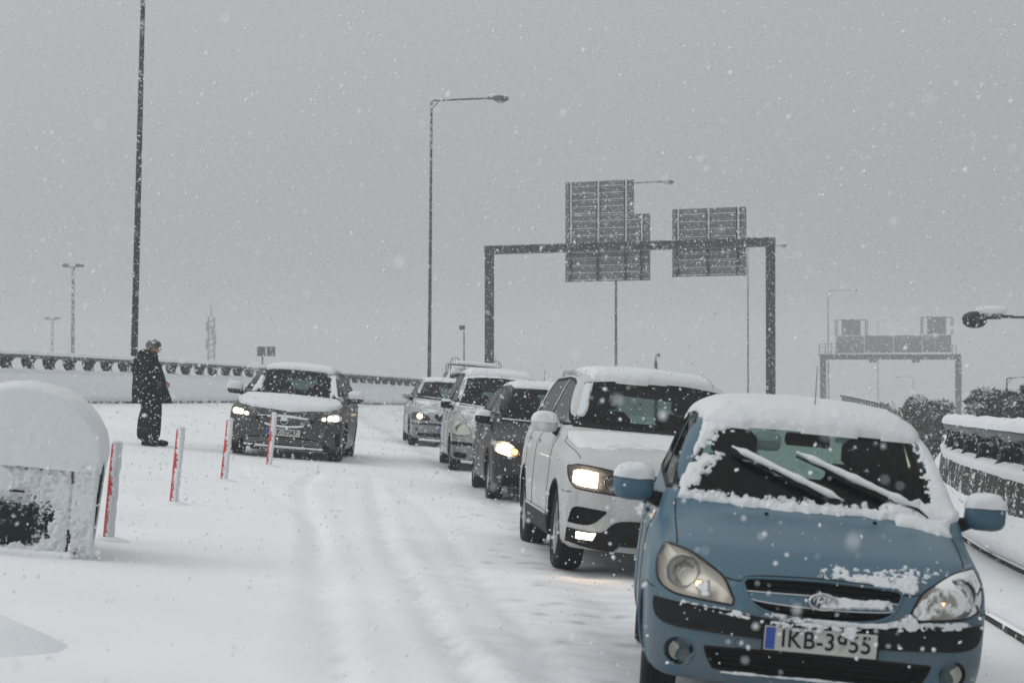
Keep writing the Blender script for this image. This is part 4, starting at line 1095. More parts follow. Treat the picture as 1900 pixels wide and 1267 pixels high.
# ---------------------------------------------------------------- sign gantries
def gantry1():
    YL, YR = 93., 87.5; xl, xr = lampy(908, YL), lampy(1430, YR)
    root = thing('sign_gantry', 'near overhead gantry of square steel beams with the blank backs of two signs', 'sign gantry', loc=(0, 0, 0))
    ht = 7.02
    d = Vector((xr - xl, YR - YL, 0)); Ln = d.length; ang = math.atan2(d.y, d.x)
    root.location = (xl, YL, 0); root.rotation_euler = (0, 0, ang)
    for x0 in (0, Ln): MB().box((x0, 0, (ht - .3) / 2 - 1), (.30, .30, ht - .3 + 2), None, .02).build('gantry_leg', M_DARKSTEEL, root)
    MB().box((Ln / 2, 0, ht - .15), (Ln + .34, .30, .31), None, .02).build('beam', M_DARKSTEEL, root)
    MB().box((Ln / 2, -.16, ht - .34), (Ln - .3, .05, .06)).build('cable_tray', M_STEEL, root)
    def xs(px): return (px - 908) / 522 * Ln
    def zs(px, y): return 1.49 + (706 - y) / 46.4
    def panel(x0, x1, ya, yb, posts, lab):
        z1, z0 = zs(0, ya), zs(0, yb); n = max(1, round((z1 - z0) / .285)); hh = (z1 - z0) / n
        sg = MB(); first = None
        a0, a1 = xs(x0), xs(x1)
        for i in range(n):
            z = z0 + (i + .5) * hh
            o = MB().box(((a0 + a1) / 2, .34, z), (a1 - a0, .04, hh - .012), None, .004).build('sign_plank', M_SIGN, root)
            MB().box(((a0 + a1) / 2, .30, z - hh / 2 + .03), (a1 - a0 - .02, .07, .04)).build('plank_rib', M_DARKSTEEL, o); MB().box(((a0 + a1) / 2 + .01, .285, z - hh / 2 + .062), (a1 - a0 - .12, .06, .022), None, .008).build('rib_snow', M_SNOW, o)
    panel(1049, 1208, 397, 521, 0, ''); panel(1049, 1178, 333, 396.5, 0, ''); panel(1249, 1382, 391, 516, 0, '')
    for x0, ya, yb in ((1060, 334, 520), (1112, 334, 520), (1164, 334, 520), (1193, 398, 520), (1260, 392, 515), (1315, 392, 515), (1368, 392, 515)):
        b = MB().box((xs(x0), .24, (zs(0, ya) + zs(0, yb)) / 2), (.08, .10, zs(0, ya) - zs(0, yb))).build('sign_post', M_DARKSTEEL, root)
        MB().box((xs(x0) + .05, .22, (zs(0, ya) + zs(0, 450)) / 2), (.025, .10, zs(0, ya) - zs(0, 450))).build('post_snow', M_SNOW, b)
gantry1()
def gantry2():
    Y = 255.; s = 4200 / Y; root = thing('sign_gantry', 'far overhead gantry with a catwalk, a long dark board and two square panels on top', 'sign gantry', loc=(lampy(1526, Y), Y, 1.49))
    X_ = lambda px: (px - 1526) / s
    Z_ = lambda y: (706 - y) / s
    for a, b_ in ((1522, 1532), (1773, 1783)): MB().box(((X_(a) + X_(b_)) / 2, 0, (Z_(660) - 10) / 2), (.62, .6, Z_(660) + 10)).build('gantry_leg', M_DARKSTEEL, root)
    MB().box((X_(1652), 0, Z_(662)), (X_(1783) - X_(1522), .7, Z_(657) - Z_(667)), None, .03).build('beam', M_DARKSTEEL, root)
    for i in range(4):
        a, b_ = 1552 + i * 54, 1604.5 + i * 54
        MB().box(((X_(a) + X_(b_)) / 2, .5, (Z_(623 - i * .8) + Z_(655 - i * .4)) / 2), (X_(b_) - X_(a), .2, Z_(623) - Z_(655)), None, .03).build('display_board', M_SIGN, root)
    for a, b_, t_, u_ in ((1563, 1598, 593, 622), (1722, 1757, 588, 620)):
        MB().box(((X_(a) + X_(b_)) / 2, .5, (Z_(t_) + Z_(u_)) / 2), (X_(b_) - X_(a), .2, Z_(t_) - Z_(u_)), None, .03).build('square_panel', M_SIGN, root)
        f_ = MB()
        for xx in (a - 12, b_ + 9): f_.tube([(X_(xx), .2, Z_(u_)), (X_(xx), .2, Z_(t_))], .07, 5); f_.tube([(X_(xx) + .25, .5, Z_(u_)), (X_(xx) + .25, .5, Z_(t_))], .05, 5)
        f_.tube([(X_(a - 12), .2, Z_(t_)), (X_(b_ + 9), .2, Z_(t_))], .07, 5)
        for k in range(1, 5): zz = Z_(u_) + (Z_(t_) - Z_(u_)) * k / 5; f_.tube([(X_(a - 12), .2, zz), (X_(a - 12) + .3, .5, zz)], .04, 4)
        f_.build('panel_frame', M_STEEL, root)
    r_ = MB()
    for zz in (638, 645, 652): r_.tube([(X_(1519), -.6, Z_(zz)), (X_(1550), -.6, Z_(zz))], .045, 4)
    for xx in (1519, 1530, 1541, 1550): r_.tube([(X_(xx), -.6, Z_(636)), (X_(xx), -.6, Z_(660))], .05, 4)
    r_.build('catwalk_railing', M_STEEL, root); r_ = MB()
    for xx in (1765, 1772): r_.tube([(X_(xx), -.6, Z_(640)), (X_(xx), -.6, Z_(660))], .05, 4)
    r_.tube([(X_(1765), -.6, Z_(640)), (X_(1772), -.6, Z_(640))], .05, 4); r_.build('catwalk_railing', M_STEEL, root)
    for xx in (1620, 1699): MB().box((X_(xx), 0, Z_(670)), (.8, .5, .3)).build('signal_box', M_DARKSTEEL, root)
gantry2()

# balustrade of the next ramp, seen over the blue car
root = thing('distant_railing', 'row of closely spaced distant railing posts descending behind the bushes at the right', 'railing')
A_, B2 = Vector((lampy(1560, 118), 118, .72)), Vector((lampy(1752, 84), 84, .10)); n_ = 34
MB().tube([A_, B2], .05, 6).build('top_rail', M_DARKSTEEL, root); MB().tube([A_ - Vector((0, 0, .42)), B2 - Vector((0, 0, .42))], .14, 6).build('parapet', M_DARKSTEEL, root)
MB().tube([A_ + Vector((0, 0, .08)), B2 + Vector((0, 0, .08))], .02, 6).build('rail_snow', M_SNOW, root)
me0 = None
for i in range(n_):
    p_ = A_.lerp(B2, (i + .5) / n_)
    if me0 is None: o = MB().add(*(lambda b: (b.V, b.F))(MB().tube([(0, 0, 0), (.06, 0, -.15), (.0, 0, -.36)], .05, 5))).build('railing_post', M_FIN, root); me0 = o.data
    else: o = link('railing_post', me0, root)
    o.location = p_
for f_ in (.05, .5, .95): p_ = A_.lerp(B2, f_); MB().box((p_.x, p_.y, p_.z - 5.6), (.8, .8, 10.2)).build('support', M_CONC, root)

# ---------------------------------------------------------------- trees
M_BARK = simple('bark', (.05, .045, .04), .9, 0, snow=(-.8, .6, .3, 12, 3))
M_LEAF = simple('dusted evergreen leaves', (.030, .042, .032), .8, 0, snow=(-.62, .5, .15, 1.6, 1.6), var=.4, vscale=1.2)
def tree(px, Y, top_px, half_px, label, seed, n=5200, base=-10.):
    s = 4200 / Y; x = (px - 950) / s; zt = 1.49 + (706 - top_px) / s; R = half_px / s; r_ = np.random.RandomState(seed)
    root = thing('evergreen_tree', label, 'tree', loc=(x, Y, base), group='evergreen trees below the flyover')
    H_ = zt - base; tr = MB(); tr.tube([(0, 0, 0), (.1, 0, H_ * .35), (-.05, .1, H_ * .7)], (.22, .16, .09), 8)
    cl = []
    for k in range(16):
        a = r_.uniform(0, 6.28); q = r_.uniform(.25, 1) ** .6; hz = H_ - R * (.35 + 1.3 * r_.uniform(0, 1) ** 1.2) ; c_ = (R * .72 * q * math.cos(a), R * .72 * q * math.sin(a), hz)
        if q * abs(math.cos(a)) > .6: c_ = (c_[0], c_[1], hz - R * .25)
        cl.append((np.array(c_), R * r_.uniform(.28, .5))); tr.tube([(0, 0, H_ * r_.uniform(.3, .6)), (c_[0] * .5, c_[1] * .5, hz - R * .35), c_], (.09, .05, .02), 5)
    tr.build('trunk', M_BARK, root, True)
    V = []; F = []
    for i in range(n):
        c_, rr = cl[r_.randint(len(cl))]; d_ = r_.normal(size=3); d_ /= np.linalg.norm(d_); p_ = c_ + d_ * rr * r_.uniform(.35, 1.12) * (1, 1, .8)
        a = r_.normal(size=3); a /= np.linalg.norm(a); b_ = np.cross(a, d_); b_ /= np.linalg.norm(b_) + 1e-6; L_ = r_.uniform(.05, .12)
        V += [p_ - a * L_, p_ + b_ * L_ * .45, p_ + a * L_, p_ - b_ * L_ * .45]; F.append((4 * i, 4 * i + 1, 4 * i + 2, 4 * i + 3))
    mesh_obj('crown', V, F, M_LEAF, root, False)
tree(1680, 80, 728, 60, 'left and lowest evergreen bush top, just above the blue car roof', 1)
tree(1735, 81, 742, 40, 'small evergreen crown between the far gantry leg and the larger bush', 2)
tree(1850, 66, 706, 64, 'larger evergreen crown above the barrier rail at the right', 3, 6500)
tree(1912, 62, 706, 60, 'evergreen crown cut off by the right edge of the photo', 4, 6500)
tree(1800, 60, 768, 74, 'dark evergreen foliage seen through the gaps under the barrier rail', 5, 6500)
tree(1885, 58, 775, 74, 'evergreen foliage behind the rail brackets at the right edge', 6, 6500)

# ---------------------------------------------------------------- falling-snow haze
bm_ = MB().box((0, 340, 3.5), (1440, 830, 31)); hz = bm_.build('haze', None or bpy.data.materials.new('haze air'))
hm = hz.data.materials[0]; hm.use_nodes = True; ht_ = hm.node_tree; ht_.nodes.clear()
vo = ht_.nodes.new('ShaderNodeVolumePrincipled'); vo.inputs['Color'].default_value = (.80, .815, .82, 1); vo.inputs['Density'].default_value = .0019; vo.inputs['Anisotropy'].default_value = 0.
oo = ht_.nodes.new('ShaderNodeOutputMaterial'); ht_.links.new(vo.outputs[0], oo.inputs['Volume'])
tag(hz, kind='stuff')
# ---------------------------------------------------------------- the cars
def circ(x, z, rx, rz, n=9):
    a = np.linspace(math.pi, 2 * math.pi, n); lo = [(x + rx * math.cos(t), z + rz * math.sin(t)) for t in a]
    up = [(x + rx * math.cos(t), z - rz * math.sin(t)) for t in a]; return lo, up
def mirrored(pts):
    """left-half points running in from the side, completed to the other side"""
    q = [p for p in pts if p[0] < -1e-3]; mid = [p for p in pts if abs(p[0]) <= 1e-3]
    return q + mid + [(-a, b) for a, b in q[::-1]]
def std_side(car, drop=.0):
    s = car.s; yb = s['ws'][0][1]; yt = s['ws'][-1][1]; z0 = s['belt'] + .05; z1 = s['ws'][-1][0] - .035
    yp = (yb + car.B.L) / 2 - .12; ye = s['rw'][0][1] - .50; ye2 = s['rw'][-1][1] - .28
    f = ([(yb + .24, z0 + .0), (yp, z0 + .02)], [(yt + .05, z1 - .02), ((yt + yp) / 2, z1 + .015), (yp, z1 + .03)])
    r = ([(yp + .07, z0 + .02), (ye, z0 + .05)], [(yp + .07, z1 + .03), (ye2, z1 - .0)])
    return [f, r]
def side_details(car, handles=True, sides=(-1, 1)):
    s = car.s; yf, yr, r, w, ra = s['wheel']; yb = s['ws'][0][1]; z0 = s['belt']; yp = (yb + car.B.L) / 2 - .1
    for sd in sides:
        for y in (yf + ra + .16, yp, yr - ra * .3): 
            car.line('door_seam', 'side', [(y, s['zb'] + .16 + (.36 if y > yr - ra else 0)), (y - .02, .6), (y, z0 - .02)], side=sd, r=.004)
        car.line('sill_seam', 'side', [(yf + ra + .16, s['zb'] + .16), (yr - ra - .02, s['zb'] + .16)], side=sd, r=.004)
        if handles:
            for y in (yp - .14, yr - ra * .3 - .12):
                p = car.pts('side', [(y, z0 - .13)], .012, sd)[0]
                MB().box(tuple(p), (.022, .15, .026), bev=.009).build('door_handle', car.paint, car.root, True)

def paint(name, rgb, rough=.32, metal=.25, snow=None, coat=.4):
    return simple(name, rgb, rough, metal, snow=snow, var=.07, vscale=3, coat=coat, dirt=.85)

# ---- blue hatchback in front
P_BLUE = paint('light blue paint', (.052, .122, .172), .40, .0, (-1.34, .35, .15, 110, 4), .12)
P_BLUE.node_tree.nodes['Principled BSDF'].inputs['Specular IOR Level'].default_value = .3
c = Car('blue', 'parked_car', 'light blue hatchback in the right foreground with bare hood and two snow-lined wipers', 'car', P_BLUE, 'cars queuing in the snow')
c._lip = P_BLUE
c.windows(mirrored([(-.66, 1.0), (-.35, .985), (0, .98)]), mirrored([(-.545, 1.385), (-.25, 1.41), (0, 1.42)]), std_side(c), glass=M_GLASS_CLEAR)
c.wheels(6)
c.headlight([(-.742, .785), (-.772, .71), (-.762, .62), (-.69, .572), (-.57, .558), (-.415, .548)], [(-.742, .79), (-.69, .783), (-.61, .76), (-.52, .71), (-.46, .665), (-.41, .575)],
            [(-.655, .675, .055, None, .03), (-.575, .625, .015, M_BULB_DIM, .02)], .065)
c.opening('grille', mirrored([(-.37, .652), (-.335, .58), (-.27, .54), (-.17, .522), (0, .516)]), mirrored([(-.37, .656), (-.355, .675), (-.25, .685), (0, .692)]), .06, trimr=.007, trimmat=P_BLUE)
c.opening('lower_intake', mirrored([(-.525, .338), (-.50, .28), (-.44, .243), (0, .245)]), mirrored([(-.525, .342), (-.3, .35), (0, .352)]), .07)
for sg in (-1, 1):
    lo, up = circ(sg * .64, .305, .072, .068); c.opening('fog_lamp_recess', lo, up, .05, P_BLUE, trimr=.004, trimmat=P_BLUE, edge=.3)
c.finish(); blue = c
gl, gu = mirrored([(-.352, .615), (-.33, .585), (-.2, .573), (0, .568)]), mirrored([(-.352, .62), (-.2, .622), (0, .625)])
gb = c.skin('grille_bar', 'front', gl, gu, P_BLUE, -.004, 50, 6, thick=.03)
c.trim('grille_bar_rim', 'front', gl, gu, M_CHROME, .004, 40, parent=gb, off=-.002)
c.bars('grille_slat', mirrored([(-.33, .58), (-.27, .54), (-.17, .522), (0, .516)]), mirrored([(-.352, .66), (-.33, .68), (0, .685)]), 5, M_BLACK, .03, .005)
c.bars('intake_slat', mirrored([(-.50, .28), (-.44, .243), (0, .245)]), mirrored([(-.50, .342), (-.3, .35), (0, .352)]), 3, M_BLACK, .04, .006)
p = c.pts('front', [(0, .597)], .012)[0]
em = MB(); em.tube([(p[0] + .064 * math.cos(a), p[1], p[2] + .037 * math.sin(a)) for a in np.linspace(0, 2 * math.pi, 25)], .006, 6)
em.tube([(p[0] - .032, p[1], p[2] - .026), (p[0] - .016, p[1], p[2] + .028)], .006, 6); em.tube([(p[0] + .016, p[1], p[2] - .028), (p[0] + .032, p[1], p[2] + .026)], .006, 6); em.tube([(p[0] - .024, p[1], p[2] - .004), (p[0] + .024, p[1], p[2] + .006)], .006, 6)
em.build('front_emblem', M_CHROME, c.root, True)
c.skin('bumper_strip', 'front', mirrored([(-.772, .50), (-.752, .45), (-.68, .42), (-.5, .413), (0, .405)]), mirrored([(-.772, .54), (-.63, .53), (-.39, .518), (-.2, .498), (0, .49)]), M_BLACK, .009, 70, 8, thick=.014)
c.plate(.42, 'IKB·3955'.replace('·', '-'), 0, fs=.112)
for sg in (-1, 1):
    p = c.pts('front', [(sg * .64, .305)], 0)[0]
    f = MB().lathe([(.001, .0), (.045, .002), (.055, .012), (.058, .04)], (p[0], p[1] + .01, p[2]), 'y', 24).build('fog_lamp', M_LENS, c.root, True)
    MB().lathe([(.058, -.006), (.064, -.002), (.064, .03), (.056, .03), (.056, -.004)], (p[0], p[1] + .008, p[2]), 'y', 24).build('fog_lamp_ring', M_BLACK, f, True)
    MB().lathe([(.054, .012), (.04, .035), (.012, .05), (.001, .05)], (p[0], p[1] + .01, p[2]), 'y', 20).build('fog_lamp_bowl', M_REFL, f, True)
    c.line('hood_seam', 'top', [(sg * .69, .97), (sg * .69, .70), (sg * .685, .36)], r=.004)
    c.line('hood_front_seam', 'top', [(sg * .455, .105), (sg * .41, .088), (sg * .365, .08)], r=.004)
    c.line('fender_seam', 'front', [(sg * .812, .60), (sg * .80, .588), (sg * .775, .583)], r=.003)
c.line('hood_lip_seam', 'front', mirrored([(-.37, .668), (-.355, .682), (-.25, .695), (0, .702)]), r=.004, n=50)
lo, up = circ(-.37, .375, .02, .02); c.trim('tow_cap', 'front', lo, up, M_SEAL, .0015)
for x, y in ((-.24, .78), (.30, .80)):
    p = c.pts('top', [(x, y)], .004)[0]; MB().box(tuple(p), (.02, .03, .014), bev=.004).build('washer_nozzle', M_BLACK, c.root)
side_details(c)
c.mirrors(1.2, 1.015, (.105, .075), P_BLUE, .905, .045, .12)
MB().tube([(.03, 1.62, 1.45), (.035, 1.74, 1.72)], (.003, .0015), 5).build('roof_aerial', M_BLACK, c.root)
# snow on it
c.snow('roof_snow', 'top', [(-.60, 1.50), (-.3, 1.45), (0, 1.44), (.3, 1.45), (.62, 1.50)], [(-.62, 3.45), (0, 3.55), (.62, 3.45)], c.edge_field(1.2, 2.0, .066, .12, .03, 7, .18), 140, 130)
wiped = [(-.63, 1.02), (-.53, 1.15), (-.47, 1.21), (-.50, 1.22), (-.58, 1.19), (-.63, 1.165), (-.625, 1.185), (-.58, 1.21), (-.53, 1.27), (-.49, 1.32), (-.41, 1.355), (-.475, 1.385), (-.45, 1.40), (-.2, 1.425), (.1, 1.44), (.3, 1.43), (.49, 1.40), (.56, 1.37), (.585, 1.25), (.61, 1.10), (.58, 1.06), (.44, 1.07), (.35, 1.02), (.1, 1.01), (-.3, 1.015), (-.6, 1.015)]
def polydist(P, poly):
    poly = np.array(poly); d = np.full(len(P), 9.)
    for i in range(len(poly)):
        a, b = poly[i - 1], poly[i]; ab = b - a; t = np.clip(((P - a) @ ab) / (ab @ ab), 0, 1)
        d = np.minimum(d, np.linalg.norm(P - a - t[:, None] * ab, axis=1))
    return np.where(inpoly(P, poly), -d, d)
def ws_snow(u, v, p):
    d = polydist(p[:, [0, 2]], wiped); nz = fbm(p, 42, 5, 3); e = np.minimum(np.minimum(u * 1.4, (1 - u) * 1.4 + .02), np.minimum(v * .6, (1 - v) * .6 + .03))
    k = np.minimum(d + .052 * nz * 2, e - .012 + .05 * fbm(p, 12, 3, 8)) / .03
    thin = np.where(p[:, 0] > .5, .7, 1)
    return np.where(k > 0, (.010 + .016 * (p[:, 2] < 1.03)) * thin * np.clip(k, 0, 1) ** .5 * (1 + 1.2 * fbm(p, 34, 4, 4)), -1)
c.snow('windscreen_snow', 'front', [(-.70, .975), (-.5, .968), (0, .958), (.5, .965), (.765, .98)], [(-.555, 1.42), (-.25, 1.44), (0, 1.445), (.25, 1.44), (.62, 1.41)], ws_snow, 230, 110)
wiper(c, (-.41, 1.225), (.20, .99), .017, arm_base=(.27, .985)); wiper(c, (-.08, 1.225), (.58, .985), .018, arm_base=(.64, .98))
c.snow('cowl_snow', 'top', [(.40, .82), (.6, .80), (.70, .83)], [(.38, .98), (.6, .99), (.72, 1.02)], c.edge_field(.3, .17, .035, .05, .02, 14, .4), 40, 24)
def splat(thr, T=.012, sc=26, bias=None, seed=0):
    def f(u, v, p):
        e = np.minimum(np.minimum(u, 1 - u), np.minimum(v, 1 - v)) * 2
        m = np.clip(e * 2.2, 0, 1)
        if bias: m = m * bias(u, v)
        n = fbm(p, sc, 4, 40 + seed) * 2 + fbm(p, sc * .25, 3, 50 + seed) * 1.2
        k = m - thr + n
        return np.where((k > 0) & (e > .01), T * np.clip(k * 2.5, .15, 1), -1)
    return f
c.snow('hood_snow', 'front', [(-.03, .695), (.12, .70), (.3, .675), (.44, .66), (.5, .70)], [(-.04, .765), (.15, .78), (.3, .77), (.45, .785), (.60, .80)], splat(.42, .006, 62, lambda u, v: .25 + 1.0 * (1 - v) + .2 * u), 320, 100)
c.snow('grille_snow', 'front', [(-.05, .56), (.1, .575), (.33, .59)], [(-.05, .64), (.1, .63), (.34, .635)], splat(.35, .010, 50), 160, 34)
c.snow('grille_lip_snow', 'front', [(-.3, .50), (0, .488), (.36, .505), (.46, .53)], [(-.26, .535), (0, .522), (.3, .535), (.42, .60)], splat(.25, .012, 44, lambda u, v: .4 + u), 220, 30)
c.snow('plate_snow', 'front', [(-.29, .445), (-.1, .45), (.1, .44), (.27, .385)], [(-.29, .50), (0, .508), (.27, .508)], splat(.72, .008, 56, lambda u, v: .25 + 1.0 * v + .25 * u, 7), 220, 60).location = (0, -.034, 0)
c.snow('strip_snow', 'front', [(.26, .478), (.5, .50), (.74, .515)], [(.27, .54), (.5, .55), (.76, .555)], splat(.5, .010, 44, None, 3), 200, 30)
c.snow('strip_snow', 'front', [(-.72, .51), (-.5, .50), (-.26, .475)], [(-.72, .548), (-.5, .54), (-.26, .51)], splat(.5, .009, 50, lambda u, v: .4 + .8 * u, 4), 200, 24)
c.snow('headlight_snow', 'front', [(.415, .55), (.57, .56), (.69, .574), (.76, .62), (.77, .70)], [(.41, .58), (.46, .66), (.52, .70), (.62, .755), (.745, .785)], splat(.55, .010, 34, lambda u, v: .45 + .7 * np.abs(v - .55) * 2 + .3 * u, 11), 160, 90)
c.snow('headlight_snow', 'front', [(-.62, .562), (-.5, .556), (-.42, .555)], [(-.6, .62), (-.5, .68), (-.43, .62)], splat(.95, .008, 26, None, 12), 60, 40)
c.snow('intake_lip_snow', 'front', [(-.5, .225), (0, .228), (.5, .225)], [(-.46, .243), (0, .247), (.46, .243)], splat(.5, .008, 24, None, 13), 150, 12)

# ---- white sport utility car
P_WHITE = paint('white paint', (.50, .51, .505), .42, .0, (-.95, .45, .2, 60, 3), .15)
c = Car('white', 'parked_car', 'white SUV with lit headlights and thick roof snow behind the blue hatchback', 'car', P_WHITE, 'cars queuing in the snow')
c.windows(mirrored([(-.745, 1.165), (-.4, 1.16), (0, 1.16)]), mirrored([(-.60, 1.535), (-.3, 1.565), (0, 1.575)]), std_side(c), glass=M_GLASS)
c.wheels(5)
c.headlight([(-.89, .862), (-.885, .79), (-.855, .725), (-.79, .695), (-.47, .668)], [(-.885, .87), (-.80, .885), (-.6, .865), (-.46, .84)],
            [(-.56, .765, .045, None, .03)], .07, housing=simple('smoked lamp shell', (.10, .10, .10), .4, .3))
c.opening('upper_grille', mirrored([(-.45, .66), (-.2, .655), (0, .655)]), mirrored([(-.45, .835), (-.2, .84), (0, .842)]), .05)
c.opening('side_intake', [(-.86, .44), (-.85, .43), (-.70, .43), (-.59, .525)], [(-.86, .45), (-.83, .545), (-.7, .545), (-.59, .535)], .05, both=True)
c.finish()
c.bars('grille_bar', mirrored([(-.44, .66), (0, .655)]), mirrored([(-.44, .835), (0, .842)]), 3, M_CHROME, .012, .011)
p = c.pts('front', [(0, .75)], .004)[0]; MB().lathe([(.075, -.004), (.082, .0), (.082, .02), (.066, .02), (.066, -.003)], tuple(p), 'y', 28).build('front_emblem', M_CHROME, c.root, True)
cl = c.skin('lower_cladding', 'front', mirrored([(-.862, .28), (-.6, .235), (0, .23)]), mirrored([(-.862, .385), (-.74, .37), (-.60, .375), (-.46, .47), (0, .475)]), M_BLACK, .010, 80, 10, thick=.02)
c.skin('skid_plate', 'front', mirrored([(-.50, .245), (0, .24)]), mirrored([(-.46, .285), (0, .29)]), M_RIM, .024, 40, 4, thick=.02)
for i in range(4):
    z = .32 + i * .037; c.line('intake_bar', 'front', [(-.42 + .04 * i, z), (0, z), (.42 - .04 * i, z)], M_CHROME if False else M_RUBBER, .009, 30, off=.012)
for sg in (-1, 1):
    c.skin('lit_lamp', 'front', [(sg * .858, .745), (sg * .80, .722), (sg * .675, .712)], [(sg * .858, .835), (sg * .80, .85), (sg * .665, .835)], M_LIT, -.006, 16, 10)
    ld = bpy.data.lights.new('fog_light', 'SPOT'); ld.energy = 2.5; ld.color = (1, .62, .34); ld.spot_size = 2.2; ld.spot_blend = .8; ld.shadow_soft_size = .05
    lo_ = bpy.data.objects.new('fog_light', ld); COL.objects.link(lo_); lo_.parent = c.root; lo_.location = (sg * .70, .0, .33); lo_.rotation_euler = (-.55, 0, 0)
    f = c.skin('fog_lamp', 'front', [(sg * .79, .312), (sg * .665, .308)], [(sg * .79, .362), (sg * .645, .36)], M_LIT, .02, 8, 4, thick=.02)
    c.line('hood_seam', 'top', [(sg * .80, 1.28), (sg * .835, 1.08), (sg * .82, .65), (sg * .80, .26)], r=.003)
    c.line('bumper_seam', 'front', [(sg * .905, .665), (sg * .885, .664), (sg * .86, .67)], r=.004)
    for yy, nm in ((1.36, 0),):
        c.skin('sill_cladding', 'side', [(1.34, .245), (3.15, .245)], [(1.34, .40), (3.15, .40)], M_BLACK, .012, 30, 6, side=sg, thick=.02)
        c.skin('door_moulding', 'side', [(1.40, .405), (3.12, .405)], [(1.40, .425), (3.12, .425)], M_CHROME, .016, 30, 3, side=sg, thick=.01)
    zz = 0 if sg > 0 else -.04; pr = [(sg * .60, 2.45, 1.60), (sg * .60, 2.7, 1.65 + zz), (sg * .595, 3.0, 1.672 + zz), (sg * .585, 3.5, 1.665 + zz), (sg * .57, 3.95, 1.62), (sg * .56, 4.05, 1.56)]
    MB().tube(resample(pr, 24), .017, 8).build('roof_rail', M_CHROME, c.root, True)
side_details(c)
c.plate(.565, '', 0)
c.mirrors(1.6, 1.15, (.115, .062), P_WHITE, .965, .055, .05)
roof_snow(c, .06, y0=1.96, inset=.07, ew=.07)
def hood_f(u, v, p):
    e = np.minimum(np.minimum(u, 1 - u) * 1.5, (1 - v) * 1.3 + .02)
    k = np.minimum(e / .08, (v - .42 + .25 * np.abs(u - .62) + .55 * fbm(p, 3.5, 4, 5) + .25 * fbm(p, 18, 3, 6)) / .12)
    return np.where(k > 0, .022 * np.clip(k, 0, 1) * (1 + .5 * fbm(p, 8, 3, 2)), -1)
c.snow('hood_snow', 'top', [(-.78, .25), (0, .12), (.78, .25)], [(-.80, 1.34), (0, 1.31), (.80, 1.34)], hood_f, 150, 120)
c.snow('windscreen_snow', 'front', [(-.745, 1.165), (-.70, 1.165), (-.66, 1.165)], [(-.61, 1.53), (-.57, 1.54), (-.53, 1.545)], splat(.25, .015, 16, lambda u, v: .3 + (1 - u) * .7 + .2 * v, 3), 30, 80)
c.snow('bumper_snow', 'front', [(-.45, .50), (0, .50), (.5, .5)], [(-.42, .64), (0, .64), (.5, .64)], splat(.55, .02, 16, None, 9), 120, 40)

# ---- black hatchback
P_BLACK = paint('black paint', (.009, .009, .010), .4, .0, (-1.0, .5, .15, 70, 4), .06)
c = Car('black', 'parked_car', 'black hatchback with orange-lit headlight between the white SUV and the small silver car', 'car', P_BLACK, 'cars queuing in the snow')
c._lip = P_BLACK
c.windows(mirrored([(-.72, 1.0), (-.4, 1.0), (0, 1.0)]), mirrored([(-.55, 1.375), (-.3, 1.395), (0, 1.405)]), std_side(c))
c.wheels(5)
c.headlight([(-.845, .72), (-.83, .62), (-.7, .575), (-.60, .565), (-.53, .60)], [(-.84, .745), (-.72, .755), (-.62, .715), (-.53, .63)],
            [(-.60, .635, .036, emit_mat('warm indicator bulb', (1, .55, .2), 3), .015)], .06)
c.opening('upper_grille', mirrored([(-.40, .62), (-.2, .57), (0, .565)]), mirrored([(-.40, .66), (-.2, .68), (0, .69)]), .04)
c.opening('lower_intake', mirrored([(-.72, .22), (-.4, .215), (0, .21)]), mirrored([(-.70, .34), (-.4, .38), (0, .40)]), .05)
c.finish(); side_details(c); c.plate(.47, '', 0)
c.bars('grille_slat', mirrored([(-.40, .62), (-.2, .57), (0, .565)]), mirrored([(-.40, .66), (-.2, .68), (0, .69)]), 2, M_CHROME, .015, .006)
for sg in (-1, 1): c.skin('lit_lamp', 'front', [(sg * .81, .64), (sg * .67, .61)], [(sg * .81, .715), (sg * .67, .70)], M_LIT, -.004, 12, 8); c.line('hood_seam', 'top', [(sg * .75, 1.15), (sg * .76, .6), (sg * .70, .25)], r=.004)
c.mirrors(1.4, .99, (.10, .066), P_BLACK, .93, .045, .1)
roof_snow(c, .05, inset=.04)
c.snow('bumper_snow', 'front', [(-.56, .22), (-.45, .25), (-.33, .24)], [(-.50, .52), (-.40, .56), (-.30, .55)], splat(.75, .02, 14, None, 2), 40, 60)
c.snow('headlight_snow', 'front', [(-.72, .555), (-.6, .54), (-.5, .56)], [(-.70, .58), (-.6, .57), (-.52, .59)], splat(.6, .015, 20, None, 2), 40, 12)
c.line('cowl_snow', 'front', [(-.70, 1.0), (-.3, .995), (.4, .995), (.7, 1.0)], M_SNOWCAP, .011, 40, off=.012)
MB().tube([(.0, 3.3, 1.46), (.02, 3.45, 1.68)], (.007, .003), 5).build('roof_aerial', M_BLACK, c.root)

